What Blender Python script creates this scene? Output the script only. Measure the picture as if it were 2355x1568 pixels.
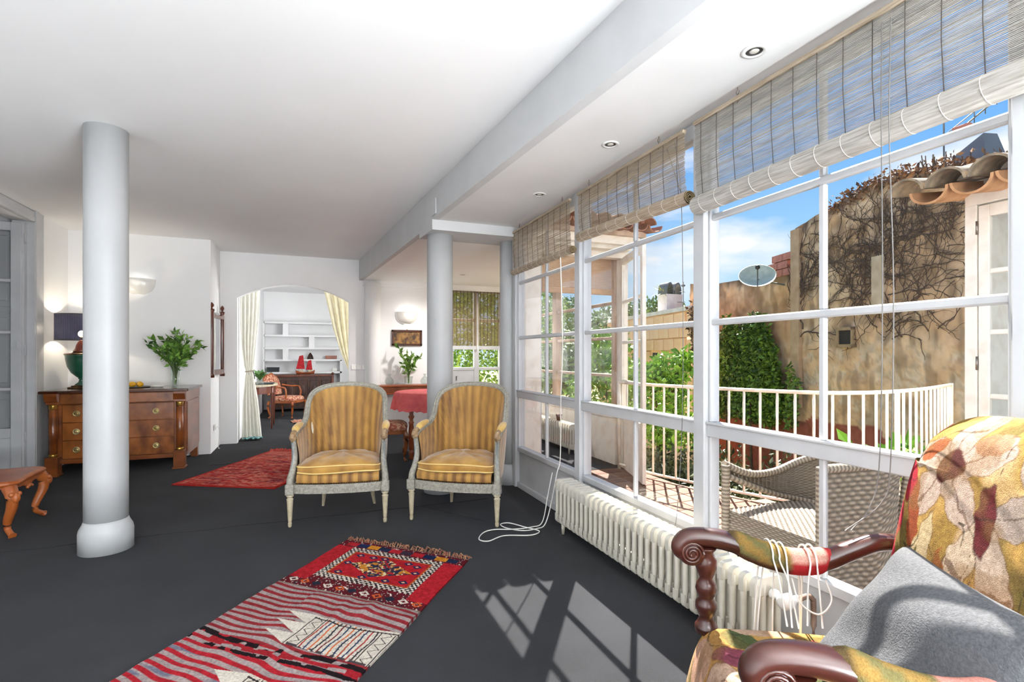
import bpy, math, random
import numpy as np
from mathutils import Vector, Matrix
PI = math.pi
for o in list(bpy.data.objects):
    bpy.data.objects.remove(o)
SC = bpy.context.scene
COL = SC.collection

# ------------------------------------------------------------------ camera, sky, sun, exposure
cam_d = bpy.data.cameras.new('camera')
cam_d.sensor_width = 36.0
cam_d.lens = 36.0 * 1175.0 / 2355.0
cam_d.shift_y = 32.0 / 2355.0
cam_d.clip_start = 0.05
cam_d.clip_end = 400
cam = bpy.data.objects.new('camera', cam_d)
cam.location = (0, 0, 1.3)
cam.rotation_euler = (PI / 2, 0, -math.radians(21.675))
COL.objects.link(cam)
SC.camera = cam

SC.view_settings.view_transform = 'Standard'
SC.view_settings.look = 'None'
SC.view_settings.gamma = 1.0
SC.view_settings.use_curve_mapping = False
SC.view_settings.exposure = 0.45

world = bpy.data.worlds.new('sky')
SC.world = world
world.use_nodes = True
wn = world.node_tree.nodes
wl = world.node_tree.links
wn.clear()
w_out = wn.new('ShaderNodeOutputWorld')
w_bg = wn.new('ShaderNodeBackground')
w_tc = wn.new('ShaderNodeTexCoord')
w_sep = wn.new('ShaderNodeSeparateXYZ')
w_ramp = wn.new('ShaderNodeValToRGB')
w_ramp.color_ramp.elements[0].position = 0.0
w_ramp.color_ramp.elements[0].color = (0.66, 0.85, 1.0, 1)
w_ramp.color_ramp.elements[1].position = 0.62
w_ramp.color_ramp.elements[1].color = (0.16, 0.40, 0.86, 1)
e = w_ramp.color_ramp.elements.new(0.16)
e.color = (0.40, 0.69, 0.98, 1)
e = w_ramp.color_ramp.elements.new(0.34)
e.color = (0.17, 0.45, 0.92, 1)
w_map = wn.new('ShaderNodeMapping')
w_map.inputs['Scale'].default_value = (1.0, 1.0, 3.2)
w_map.inputs['Location'].default_value = (0.35, 0.1, 0.2)
w_noise = wn.new('ShaderNodeTexNoise')
w_noise.inputs['Scale'].default_value = 5.0
w_noise.inputs['Detail'].default_value = 7
w_cr = wn.new('ShaderNodeValToRGB')
w_cr.color_ramp.elements[0].position = 0.56
w_cr.color_ramp.elements[0].color = (0, 0, 0, 1)
w_cr.color_ramp.elements[1].position = 0.72
w_cr.color_ramp.elements[1].color = (1, 1, 1, 1)
w_mix = wn.new('ShaderNodeMix')
w_mix.data_type = 'RGBA'
w_mix.inputs['B'].default_value = (0.93, 0.96, 1.0, 1)
wl.new(w_tc.outputs['Generated'], w_sep.inputs[0])
wl.new(w_sep.outputs['Z'], w_ramp.inputs['Fac'])
wl.new(w_tc.outputs['Generated'], w_map.inputs['Vector'])
wl.new(w_map.outputs[0], w_noise.inputs['Vector'])
wl.new(w_noise.outputs['Fac'], w_cr.inputs['Fac'])
# a few cumulus clouds standing low in the sky, broken up by the same noise
def wmath(op, a, b=None, c=None):
    n = wn.new('ShaderNodeMath')
    n.operation = op
    for i, v in enumerate((a, b, c)):
        if v is None: continue
        if isinstance(v, (int, float)): n.inputs[i].default_value = v
        else: wl.new(v, n.inputs[i])
    return n.outputs[0]
def wvec(op, a, b):
    n = wn.new('ShaderNodeVectorMath')
    n.operation = op
    wl.new(a, n.inputs[0])
    n.inputs[1].default_value = b
    return n.outputs['Value'] if op == 'LENGTH' else n.outputs[0]
cl_sum = w_cr.outputs['Color']
for (cx_, cy_, cz_, cr_, amt) in ((0.868, 0.402, 0.262, 0.135, 1.0), (0.90, 0.36, 0.275, 0.12, 0.9), (0.695, 0.692, 0.197, 0.11, 1.0), (0.735, 0.652, 0.187, 0.10, 0.8), (0.60, 0.780, 0.175, 0.09, 0.6), (0.62, 0.77, 0.13, 0.10, 0.5), (-0.5, 0.8, 0.25, 0.2, 0.9), (0.2, -0.9, 0.3, 0.2, 0.9), (-0.8, -0.4, 0.28, 0.2, 0.9), (0.9, -0.3, 0.3, 0.16, 0.9)):
    v_ = wvec('MULTIPLY', wvec('SUBTRACT', w_tc.outputs['Generated'], (cx_, cy_, cz_)), (1.0, 1.0, 2.6))
    n_ = wn.new('ShaderNodeVectorMath'); n_.operation = 'LENGTH'; wl.new(v_, n_.inputs[0])
    d_ = wmath('DIVIDE', n_.outputs['Value'], cr_)
    k_ = wmath('SUBTRACT', 1.15, d_)
    k_ = wmath('ADD', k_, wmath('MULTIPLY', wmath('SUBTRACT', w_noise.outputs['Fac'], 0.5), 2.6))
    k_ = wmath('MULTIPLY', k_, 1.5 * amt)
    k_ = wmath('MINIMUM', wmath('MAXIMUM', k_, 0.0), amt)
    cl_sum = wmath('MAXIMUM', cl_sum, k_)
wl.new(cl_sum, w_mix.inputs['Factor'])
wl.new(w_ramp.outputs['Color'], w_mix.inputs['A'])
wl.new(w_mix.outputs['Result'], w_bg.inputs['Color'])
w_bg.inputs['Strength'].default_value = 0.80
wl.new(w_bg.outputs[0], w_out.inputs[0])

def lamp(name, kind, loc, energy, color=(1, 1, 1), size=None, size_y=None, look=None, **kw):
    d = bpy.data.lights.new(name, kind)
    d.energy = energy
    d.color = color
    if kind == 'AREA':
        d.shape = 'RECTANGLE'
        d.size = size
        d.size_y = size_y or size
    for k, v in kw.items():
        setattr(d, k, v)
    o = bpy.data.objects.new(name, d)
    o.location = loc
    if look is not None:
        o.rotation_euler = Vector(look).to_track_quat('-Z', 'Y').to_euler()
    COL.objects.link(o)
    return o

SUN_DIR = Vector((0.49, 0.68, 1.0)).normalized()      # towards the sun
lamp('sunlight', 'SUN', (6, 8, 12), 22.0, (1.0, 0.95, 0.87), look=-SUN_DIR, angle=0.008)
# added fill lamp behind the camera, aimed up to brighten ceiling and walls
lamp('side_fill_light', 'AREA', (1.80, -2.0, 0.95), 720, (0.925, 0.97, 1.0), 2.8, 1.5, look=(-0.8, 0.1, 1))
lamp('study_fill_light', 'AREA', (1.42, 10.0, 1.6), 85, (0.97, 0.985, 1.0), 1.6, 1.6, look=(-1, 0.25, 0))  # added fill lamp to brighten the study; no window is built there

# ------------------------------------------------------------------ helpers
def lin(h):
    if isinstance(h, tuple):
        v = [c / 255.0 for c in h]
    else:
        v = [int(h[i:i + 2], 16) / 255.0 for i in (0, 2, 4)]
    return tuple((c / 12.92 if c <= 0.04045 else ((c + 0.055) / 1.055) ** 2.4) for c in v)

MATS = {}
def mk(name, c, c2=None, sc=6.0, rough=0.55, bump=0.0, bsc=60.0, metal=0.0, stretch=(1, 1, 1), spec=0.5,
       attr=False, lo=0.35, hi=0.65, detail=5, sheen=0.0, rot=(0, 0, 0), trans=0.0, emit=None, alpha=None, coat=0.0, subs=0.0, lucent=0.0):
    m = bpy.data.materials.new(name)
    m.use_nodes = True
    nt = m.node_tree
    N, L = nt.nodes, nt.links
    p = N['Principled BSDF']
    p.inputs['Roughness'].default_value = rough
    p.inputs['Metallic'].default_value = metal
    p.inputs['Specular IOR Level'].default_value = spec
    if sheen:
        p.inputs['Sheen Weight'].default_value = sheen
    if coat:
        p.inputs['Coat Weight'].default_value = coat
        p.inputs['Coat Roughness'].default_value = 0.15
    if trans:
        p.inputs['Transmission Weight'].default_value = trans
    if alpha is not None:
        p.inputs['Alpha'].default_value = alpha
    tc = N.new('ShaderNodeTexCoord')
    mp = N.new('ShaderNodeMapping')
    mp.inputs['Scale'].default_value = stretch
    mp.inputs['Rotation'].default_value = rot
    L.new(tc.outputs['Object'], mp.inputs['Vector'])
    c = lin(c)
    src = None
    if c2 is not None:
        n = N.new('ShaderNodeTexNoise')
        n.inputs['Scale'].default_value = sc
        n.inputs['Detail'].default_value = detail
        L.new(mp.outputs[0], n.inputs['Vector'])
        r = N.new('ShaderNodeValToRGB')
        r.color_ramp.elements[0].position = lo
        r.color_ramp.elements[1].position = hi
        r.color_ramp.elements[0].color = (*c, 1)
        r.color_ramp.elements[1].color = (*lin(c2), 1)
        L.new(n.outputs['Fac'], r.inputs['Fac'])
        src = r.outputs['Color']
    if attr:
        a = N.new('ShaderNodeAttribute')
        a.attribute_name = 'Col'
        if src is None:
            src = a.outputs['Color']
        else:
            mx = N.new('ShaderNodeMix')
            mx.data_type = 'RGBA'
            mx.blend_type = 'MULTIPLY'
            mx.inputs['Factor'].default_value = 1.0
            L.new(a.outputs['Color'], mx.inputs['A'])
            L.new(src, mx.inputs['B'])
            src = mx.outputs['Result']
    if src is None:
        p.inputs['Base Color'].default_value = (*c, 1)
    else:
        L.new(src, p.inputs['Base Color'])
    if subs:
        p.inputs['Subsurface Weight'].default_value = subs
    if emit:
        p.inputs['Emission Color'].default_value = (*lin(emit[0]), 1)
        p.inputs['Emission Strength'].default_value = emit[1]
    if bump:
        n2 = N.new('ShaderNodeTexNoise')
        n2.inputs['Scale'].default_value = bsc
        n2.inputs['Detail'].default_value = 3
        L.new(mp.outputs[0], n2.inputs['Vector'])
        b = N.new('ShaderNodeBump')
        b.inputs['Strength'].default_value = bump
        b.inputs['Distance'].default_value = 0.01
        L.new(n2.outputs['Fac'], b.inputs['Height'])
        L.new(b.outputs[0], p.inputs['Normal'])
    if lucent:
        out = N['Material Output']
        tb = N.new('ShaderNodeBsdfTranslucent')
        tb.inputs[0].default_value = (*c, 1)
        ms = N.new('ShaderNodeMixShader')
        ms.inputs['Fac'].default_value = lucent
        L.new(p.outputs[0], ms.inputs[1])
        L.new(tb.outputs[0], ms.inputs[2])
        L.new(ms.outputs[0], out.inputs['Surface'])
    MATS[name] = m
    return m

def mk_glass(name, tint=(1, 1, 1), refl=0.06):
    m = bpy.data.materials.new(name)
    m.use_nodes = True
    N, L = m.node_tree.nodes, m.node_tree.links
    N.clear()
    out = N.new('ShaderNodeOutputMaterial')
    t = N.new('ShaderNodeBsdfTransparent')
    t.inputs[0].default_value = (*tint, 1)
    g = N.new('ShaderNodeBsdfGlossy')
    g.inputs['Roughness'].default_value = 0.02
    f = N.new('ShaderNodeFresnel')
    f.inputs['IOR'].default_value = 1.25
    mu = N.new('ShaderNodeMath')
    mu.operation = 'MULTIPLY_ADD'
    mu.inputs[1].default_value = 0.16
    mu.inputs[2].default_value = refl * 0.12
    mx = N.new('ShaderNodeMixShader')
    L.new(f.outputs[0], mu.inputs[0])
    L.new(mu.outputs[0], mx.inputs['Fac'])
    L.new(t.outputs[0], mx.inputs[1])
    L.new(g.outputs[0], mx.inputs[2])
    L.new(mx.outputs[0], out.inputs['Surface'])
    MATS[name] = m
    return m

def crom(pts, n):
    """Catmull-Rom resampling of a polyline to n points."""
    P = [np.array(p, float) for p in pts]
    P = [2 * P[0] - P[1]] + P + [2 * P[-1] - P[-2]]
    m = len(P) - 3
    out = []
    for i in range(n):
        t = i / (n - 1) * m
        k = min(int(t), m - 1)
        t -= k
        a, b, c, d = P[k], P[k + 1], P[k + 2], P[k + 3]
        out.append(0.5 * ((2 * b) + (c - a) * t + (2 * a - 5 * b + 4 * c - d) * t * t + (3 * b - a - 3 * c + d) * t ** 3))
    return out

class MB:
    def __init__(s):
        s.v, s.f, s.sm, s.mi, s.c = [], [], [], [], {}
    def add(s, vs, fs, smooth=False, mi=0, cols=None):
        b = len(s.v)
        s.v.extend([tuple(map(float, v)) for v in vs])
        for f in fs:
            s.f.append(tuple(i + b for i in f))
            s.sm.append(smooth)
            s.mi.append(mi)
        if cols is not None:
            for i, c in enumerate(cols):
                s.c[b + i] = c
        return s
    def box(s, x0, x1, y0, y1, z0, z1, bev=0.0, mi=0, M=None):
        if x1 < x0: x0, x1 = x1, x0
        if y1 < y0: y0, y1 = y1, y0
        if z1 < z0: z0, z1 = z1, z0
        if bev <= 0:
            vs = [(x, y, z) for z in (z0, z1) for y in (y0, y1) for x in (x0, x1)]
            fs = [(0, 2, 3, 1), (4, 5, 7, 6), (0, 1, 5, 4), (2, 6, 7, 3), (0, 4, 6, 2), (1, 3, 7, 5)]
        else:
            b = min(bev, (x1 - x0) / 2.01, (y1 - y0) / 2.01, (z1 - z0) / 2.01)
            vs, idx = [], {}
            for ix, X in enumerate((x0, x1)):
                for iy, Y in enumerate((y0, y1)):
                    for iz, Zz in enumerate((z0, z1)):
                        ax, ay, az = X + (b if ix == 0 else -b), Y + (b if iy == 0 else -b), Zz + (b if iz == 0 else -b)
                        idx[(ix, iy, iz)] = len(vs)
                        vs += [(X, ay, az), (ax, Y, az), (ax, ay, Zz)]
            I = lambda i, j, k, a: idx[(i, j, k)] + a
            fs = [(I(0,0,0,0), I(0,0,1,0), I(0,1,1,0), I(0,1,0,0)), (I(1,0,0,0), I(1,1,0,0), I(1,1,1,0), I(1,0,1,0)),
                  (I(0,0,0,1), I(1,0,0,1), I(1,0,1,1), I(0,0,1,1)), (I(0,1,0,1), I(0,1,1,1), I(1,1,1,1), I(1,1,0,1)),
                  (I(0,0,0,2), I(0,1,0,2), I(1,1,0,2), I(1,0,0,2)), (I(0,0,1,2), I(1,0,1,2), I(1,1,1,2), I(0,1,1,2))]
            for j in (0, 1):
                for k in (0, 1):
                    fs += [(I(0,j,k,1), I(1,j,k,1), I(1,j,k,2), I(0,j,k,2)), (I(j,0,k,0), I(j,1,k,0), I(j,1,k,2), I(j,0,k,2)), (I(j,k,0,0), I(j,k,1,0), I(j,k,1,1), I(j,k,0,1))]
            for i in (0, 1):
                for j in (0, 1):
                    for k in (0, 1):
                        fs.append((I(i,j,k,0), I(i,j,k,1), I(i,j,k,2)))
        if M is not None:
            vs = [tuple(M @ Vector(v)) for v in vs]
        return s.add(vs, fs, False, mi)
    def tube(s, pts, r, n=8, cap=True, closed=False, flat=1.0, up=(0, 0, 1), mi=0, cols=None):
        P = [Vector(tuple(p)) for p in pts]
        m = len(P)
        R = r if isinstance(r, (list, tuple)) else [r] * m
        vs, fs, cc = [], [], []
        u = Vector(up)
        for i in range(m):
            a = P[i - 1] if (i > 0 or closed) else P[i]
            b = P[(i + 1) % m] if (i < m - 1 or closed) else P[i]
            t = (b - a)
            if t.length < 1e-9: t = Vector((0, 0, 1))
            t.normalize()
            x = t.cross(u)
            if x.length < 1e-3:
                x = t.cross(Vector((1, 0, 0.01)))
            x.normalize()
            y = x.cross(t)
            y.normalize()
            for k in range(n):
                an = 2 * PI * k / n
                vs.append(P[i] + x * math.cos(an) * R[i] + y * math.sin(an) * R[i] * flat)
                if cols is not None: cc.append(cols[i])
        for i in range(m if closed else m - 1):
            j = (i + 1) % m
            for k in range(n):
                l = (k + 1) % n
                fs.append((i * n + k, i * n + l, j * n + l, j * n + k))
        s.add(vs, fs, True, mi, cc if cols is not None else None)
        if cap and not closed:
            b = len(s.v) - len(vs)
            s.f.append(tuple(b + k for k in range(n))); s.sm.append(False); s.mi.append(mi)
            s.f.append(tuple(b + (m - 1) * n + n - 1 - k for k in range(n))); s.sm.append(False); s.mi.append(mi)
        return s
    def lathe(s, prof, n=24, c=(0, 0, 0), smooth=True, mi=0, flute=None, M=None, a0=0.0, a1=2 * PI):
        vs, fs = [], []
        full = abs(a1 - a0 - 2 * PI) < 1e-6
        nn = n if full else n + 1
        for (r, z) in prof:
            for k in range(nn):
                a = a0 + (a1 - a0) * k / n
                rr = r * (1.0 + (flute(a, z) if flute else 0.0))
                vs.append((c[0] + rr * math.cos(a), c[1] + rr * math.sin(a), c[2] + z))
        for i in range(len(prof) - 1):
            for k in range(n):
                l = (k + 1) % nn
                fs.append((i * nn + k, i * nn + l, (i + 1) * nn + l, (i + 1) * nn + k))
        if M is not None:
            vs = [tuple(M @ Vector(v)) for v in vs]
        s.add(vs, fs, smooth, mi)
        b = len(s.v) - len(vs)
        if full:
            if prof[0][0] > 1e-5:
                s.f.append(tuple(b + n - 1 - k for k in range(n))); s.sm.append(False); s.mi.append(mi)
            if prof[-1][0] > 1e-5:
                q = b + (len(prof) - 1) * n
                s.f.append(tuple(q + k for k in range(n))); s.sm.append(False); s.mi.append(mi)
        return s
    def prism(s, poly, a0, a1, axis='z', mi=0, smooth=False, M=None):
        n = len(poly)
        def pt(p, a):
            return (p[0], p[1], a) if axis == 'z' else ((p[0], a, p[1]) if axis == 'y' else (a, p[0], p[1]))
        vs = [pt(p, a0) for p in poly] + [pt(p, a1) for p in poly]
        if M is not None:
            vs = [tuple(M @ Vector(v)) for v in vs]
        b = len(s.v)
        s.add(vs, [(i, (i + 1) % n, n + (i + 1) % n, n + i) for i in range(n)], smooth, mi)
        s.f.append(tuple(b + n - 1 - i for i in range(n))); s.sm.append(False); s.mi.append(mi)
        s.f.append(tuple(b + n + i for i in range(n))); s.sm.append(False); s.mi.append(mi)
        return s
    def grid(s, P, smooth=True, mi=0, cols=None, cu=False, cv=False):
        """P: nested list [i][j] of points."""
        nu, nv = len(P), len(P[0])
        vs = [p for row in P for p in row]
        fs = []
        for i in range(nu if cu else nu - 1):
            for j in range(nv if cv else nv - 1):
                a, b = (i + 1) % nu, (j + 1) % nv
                fs.append((i * nv + j, a * nv + j, a * nv + b, i * nv + b))
        cc = None
        if cols is not None:
            cc = [c for row in cols for c in row]
        return s.add(vs, fs, smooth, mi, cc)
    def ball(s, c, r, n=14, m=8, sc=(1, 1, 1), mi=0, M=None):
        P = []
        for i in range(m + 1):
            th = PI * i / m
            P.append([(c[0] + r * sc[0] * math.sin(th) * math.cos(2 * PI * k / n), c[1] + r * sc[1] * math.sin(th) * math.sin(2 * PI * k / n), c[2] - r * sc[2] * math.cos(th)) for k in range(n)])
        if M is not None:
            P = [[tuple(M @ Vector(p)) for p in row] for row in P]
        return s.grid(P, cv=True, mi=mi)
    def mesh(s, name, mat):
        me = bpy.data.meshes.new(name)
        me.from_pydata(s.v, [], s.f)
        me.polygons.foreach_set('use_smooth', s.sm)
        mats = mat if isinstance(mat, (list, tuple)) else [mat]
        for m in mats:
            me.materials.append(MATS[m] if isinstance(m, str) else m)
        if len(mats) > 1:
            me.polygons.foreach_set('material_index', s.mi)
        if s.c:
            at = me.color_attributes.new('Col', 'FLOAT_COLOR', 'POINT')
            arr = np.ones((len(s.v), 4), dtype=np.float32)
            for i, c in s.c.items():
                arr[i, :3] = c
            at.data.foreach_set('color', arr.ravel())
        me.update()
        return me
    def build(s, name, mat, parent=None, loc=(0, 0, 0), rotz=0.0):
        return place(name, s.mesh(name, mat), parent, loc, rotz)

def place(name, me, parent=None, loc=(0, 0, 0), rotz=0.0):
    o = bpy.data.objects.new(name, me)
    COL.objects.link(o)
    o.location = loc
    if rotz: o.rotation_euler = (0, 0, rotz)
    if parent is not None:
        o.parent = parent
    return o

def tag(o, label=None, cat=None, group=None, kind=None):
    if label: o['label'] = label
    if cat: o['category'] = cat
    if group: o['group'] = group
    if kind: o['kind'] = kind
    return o

def thing(name, label, cat, loc=(0, 0, 0), rotz=0.0, group=None):
    o = bpy.data.objects.new(name, None)
    o.empty_display_size = 0.1
    COL.objects.link(o)
    o.location = loc
    o.rotation_euler = (0, 0, rotz)
    return tag(o, label, cat, group)

def sroot(name, label=None):
    o = bpy.data.objects.new(name, None)
    COL.objects.link(o)
    return tag(o, label, None, None, 'structure')

def struct(name, mb, mat, label=None, parent=None):
    o = mb.build(name, mat, parent)
    if parent is None:
        tag(o, label, None, None, 'structure')
    return o

def dup(root, loc, rotz, label=None):
    r = root.copy(); COL.objects.link(r)
    r.location = loc; r.rotation_euler = (0, 0, rotz)
    if label: r['label'] = label
    for ch in list(root.children):
        c = ch.copy(); COL.objects.link(c); c.parent = r
        for g in list(ch.children):
            d = g.copy(); COL.objects.link(d); d.parent = c
    return r

def B(x0, x1, y0, y1, z0, z1, bev=0.0):
    return MB().box(x0, x1, y0, y1, z0, z1, bev)

def npmesh(name, V, F, mat, cols=None, smooth=False):
    """V (n,3), F (m,k) numpy -> mesh."""
    me = bpy.data.meshes.new(name)
    n, m, k = len(V), len(F), F.shape[1]
    me.vertices.add(n)
    me.vertices.foreach_set('co', np.asarray(V, np.float32).ravel())
    me.loops.add(m * k)
    me.loops.foreach_set('vertex_index', np.asarray(F, np.int32).ravel())
    me.polygons.add(m)
    me.polygons.foreach_set('loop_start', np.arange(0, m * k, k, dtype=np.int32))
    me.polygons.foreach_set('use_smooth', np.full(m, smooth))
    me.update(calc_edges=True)
    me.materials.append(MATS[mat])
    if cols is not None:
        at = me.color_attributes.new('Col', 'FLOAT_COLOR', 'POINT')
        arr = np.ones((n, 4), np.float32)
        arr[:, :3] = cols
        at.data.foreach_set('color', arr.ravel())
    return me

def leaves(name, P, size, mat, seed=1, c1='3f6b22', c2='8fb04a', aspect=2.0, droop=0.3, N0=None):
    """One folded, pointed leaf at every point of P (n,3); colours vary leaf by leaf."""
    rg = np.random.default_rng(seed)
    n = len(P)
    d = rg.normal(size=(n, 3))
    if N0 is not None:
        d = d * 0.8 + N0
    d[:, 2] -= droop
    d /= np.linalg.norm(d, axis=1)[:, None]
    a = rg.normal(size=(n, 3))
    sx = np.cross(d, a); sx /= np.linalg.norm(sx, axis=1)[:, None]
    up = np.cross(sx, d)
    s = size * rg.uniform(0.6, 1.25, n)[:, None]
    w = s / aspect
    p0 = P
    p1 = P + d * s * 0.45 + sx * w * 0.5 + up * w * 0.15
    p2 = P + d * s
    p3 = P + d * s * 0.45 - sx * w * 0.5 + up * w * 0.15
    V = np.stack([p0, p1, p2, p3], 1).reshape(-1, 3)
    i = np.arange(n) * 4
    F = np.concatenate([np.stack([i, i + 1, i + 2], 1), np.stack([i, i + 2, i + 3], 1)])
    t = rg.uniform(0, 1, n)[:, None]
    C = np.array(lin(c1)) * (1 - t) + np.array(lin(c2)) * t
    C = np.repeat(C, 4, axis=0)
    return npmesh(name, V, F, mat, C)

# ------------------------------------------------------------------ materials
mk('plaster', 'f4f4f4', 'efefef', sc=2.2, rough=0.75, bump=0.05, bsc=14, lo=0.3, hi=0.8)
mk('plaster_ceiling', 'f4f4f4', 'eeeeee', sc=1.1, rough=0.8, bump=0.03, bsc=10, lo=0.3, hi=0.8)
mk('column_white_dimmed', 'b4b5b6', 'aeafb0', sc=3, rough=0.45, bump=0.04, bsc=12)  # wall white, darkened in the colour to offset strong light on the columns
mk('beam_white_dimmed', 'c8c9ca', 'c2c3c4', sc=3, rough=0.75, bump=0.04, bsc=12)  # ceiling white, darkened to put shade on beam and lintel into the colour
mk('white_paint', 'c4c5c7', 'bbbcbf', sc=5, rough=0.38, bump=0.03, bsc=30)
mk('shelf_paint', 'ececec', rough=0.6)
mk('cream_paint', 'efe9df', 'd9cdbd', sc=9, rough=0.5, bump=0.06, bsc=40, lo=0.45, hi=0.85)
mk('weathered_paint', 'd9cbbd', 'b09a86', sc=7, rough=0.7, bump=0.15, bsc=40, stretch=(1, 1, .3))
mk('grey_paint', 'a9abad', 'a0a2a4', sc=4, rough=0.5)
mk_glass('window_glass')
mk_glass('vase_glass', (0.93, 0.96, 0.95), 0.5)
mk('black', '0b0b0c', rough=0.6)

def carpet():
    m = mk('carpet', '303135', '242528', sc=1.6, rough=0.95, bump=0.55, bsc=420, lo=0.3, hi=0.7, sheen=0.06, spec=0.1, detail=8)
    return m
carpet()

def beam_x(y):
    return 0.743 + (8.463 - y) * 0.076

# ------------------------------------------------------------------ floor, ceilings, walls
f = MB()
f.box(-4.9, 1.99, -3.7, 8.7, -0.12, 0.0)
f.box(1.99, 3.40, 5.04, 8.7, -0.12, 0.0)
f.box(-1.3, 1.6, 8.7, 13.6, -0.12, 0.0)
struct('floor', f, 'carpet', 'dark grey fitted carpet running through the rooms')
# carpet seams: thin raised ridges where the strips meet
m = MB()
for y, x0, x1 in ((4.36, -2.6, 1.5), (6.9, -1.1, 0.4)):
    m.tube([(x0 + (x1 - x0) * i / 30, y + 0.012 * math.sin(i * 1.7) + 0.02 * (i / 30), 0.0) for i in range(31)], 0.004, 5, up=(0, 0, 1))
m.tube([(0.9 + 0.4 * i / 12, 4.36 - 0.6 * i / 12 + 0.01 * math.sin(i * 2.2), 0.0) for i in range(13)], 0.003, 5)
struct('trim_carpet_seam', m, 'carpet', 'raised seams of the dark grey carpet')

m = MB().prism([(-4.9, -3.7), (beam_x(-3.7), -3.7), (beam_x(8.6), 8.6), (-4.9, 8.6)], 2.81, 2.92)
struct('ceiling', m, 'plaster_ceiling', 'white plaster ceiling of the long room')
m = MB().prism([(beam_x(-3.7) + .06, -3.7), (2.05, -3.7), (2.05, 4.57), (beam_x(4.57) + .06, 4.57)], 2.53, 2.60)
mk('veranda_paint', 'e0e0e0', 'dadada', sc=2, rough=0.8)
struct('ceiling_veranda', m, 'veranda_paint', 'lower white ceiling strip along the window wall')
m = MB().prism([(beam_x(4.99) + .06, 4.99), (3.4, 4.99), (3.4, 8.47), (beam_x(8.47) + .06, 8.47)], 2.49, 2.60)
struct('ceiling_dining', m, 'plaster_ceiling', 'white ceiling of the dining corner')
m = MB()
for y0, y1, z in ((-3.7, 4.57, 2.53), (4.57, 4.99, 2.438), (4.99, 8.47, 2.49)):
    m.prism([(beam_x(y0), y0), (beam_x(y0) + 0.06, y0), (beam_x(y1) + 0.06, y1), (beam_x(y1), y1)], z, 2.815)
o = struct('trim_1', m, 'beam_white_dimmed', 'long white ceiling beam between room and veranda')
q = MB()
M_ = Matrix.Translation((beam_x(4.5) - 0.004, 4.50, 2.62)) @ Matrix.Rotation(math.atan2(-0.076, 1), 4, 'Z').inverted()
q.box(-0.008, 0.004, -0.06, 0.06, -0.07, 0.07, 0.003, M=M_)
q.build('cover_plate', 'beam_white_dimmed', o)
m = MB()
m.prism([(beam_x(4.57) + .06, 4.57), (2.05, 4.57), (2.05, 4.99), (beam_x(4.99) + .06, 4.99)], 2.438, 2.60)
struct('trim_2', m, 'beam_white_dimmed', 'white lintel between the round columns and the window wall')
m = MB().box(-2.9, 2.1, -3.8, 8.7, 2.94, 3.05)
struct('ceiling_slab', m, 'plaster')

# left wall with the tall opening of door_1
m = MB()
m.box(-2.85, -2.70, 6.82, 7.75, 0, 2.81)
m.box(-2.85, -2.70, 5.35, 6.82, 2.69, 2.81)
m.box(-2.85, -2.70, -3.7, 5.35, 0, 2.81)
struct('wall_left', m, 'plaster', 'white left wall with a tall doorway')
struct('wall_back_left', B(-2.85, -1.20, 7.70, 8.62, 0, 2.81), 'plaster', 'white wall behind the chest of drawers')
# arch wall
xa, xb, zs, za = -0.98, 0.59, 2.14, 2.365
half = (xb - xa) / 2
rise = za - zs
R_ = (half * half + rise * rise) / (2 * rise)
cxm = (xa + xb) / 2
arc = []
for i in range(25):
    x = xa + (xb - xa) * i / 24
    arc.append((x, za - R_ + math.sqrt(R_ * R_ - (x - cxm) ** 2)))
poly = [(-1.22, 0), (xa, 0)] + arc + [(xb, 0), (2.26, 0), (2.26, 2.81), (-1.22, 2.81)]
struct('wall_back', MB().prism(poly, 8.47, 8.62, 'y'), 'plaster', 'white back wall with a wide shallow archway')
m = MB()
m.box(2.26, 3.17, 8.47, 8.62, 2.43, 2.81)
m.box(3.17, 3.42, 8.47, 8.62, 0, 2.81)
struct('wall_back_right', m, 'plaster')
m = MB().box(0.80, 3.40, 8.41, 8.47, 2.425, 2.49).box(0.80, 3.40, 8.43, 8.47, 2.40, 2.43)
struct('trim_3', m, 'plaster', 'white cornice above the dining wall')
struct('wall_rear', B(-2.85, 2.05, -3.8, -3.7, 0, 2.94), 'plaster')
struct('wall_right', B(1.92, 2.05, -3.7, -0.47, 0, 2.94), 'plaster')
struct('wall_parapet', B(1.99, 2.08, -0.47, 4.99, 2.53, 2.94), 'plaster')
# hall behind door_1
struct('wall_hall_back', B(-4.7, -2.85, 7.15, 7.3, 0, 2.81), 'plaster')
struct('wall_hall_left', B(-4.8, -4.7, 2.8, 7.3, 0, 2.81), 'plaster')
struct('wall_hall_front', B(-4.7, -2.85, 2.7, 2.8, 0, 2.81), 'plaster')
# study behind the arch
struct('wall_study_left', B(-1.3, -0.99, 8.62, 13.4, 0, 2.8), 'plaster')
struct('wall_study_back', B(-1.3, 1.6, 13.4, 13.55, 0, 2.8), 'plaster')
struct('wall_study_right', B(1.5, 1.62, 8.62, 13.5, 0, 2.8), 'plaster')
struct('ceiling_study', B(-1.3, 1.62, 8.62, 13.55, 2.8, 2.92), 'plaster_ceiling')

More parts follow.
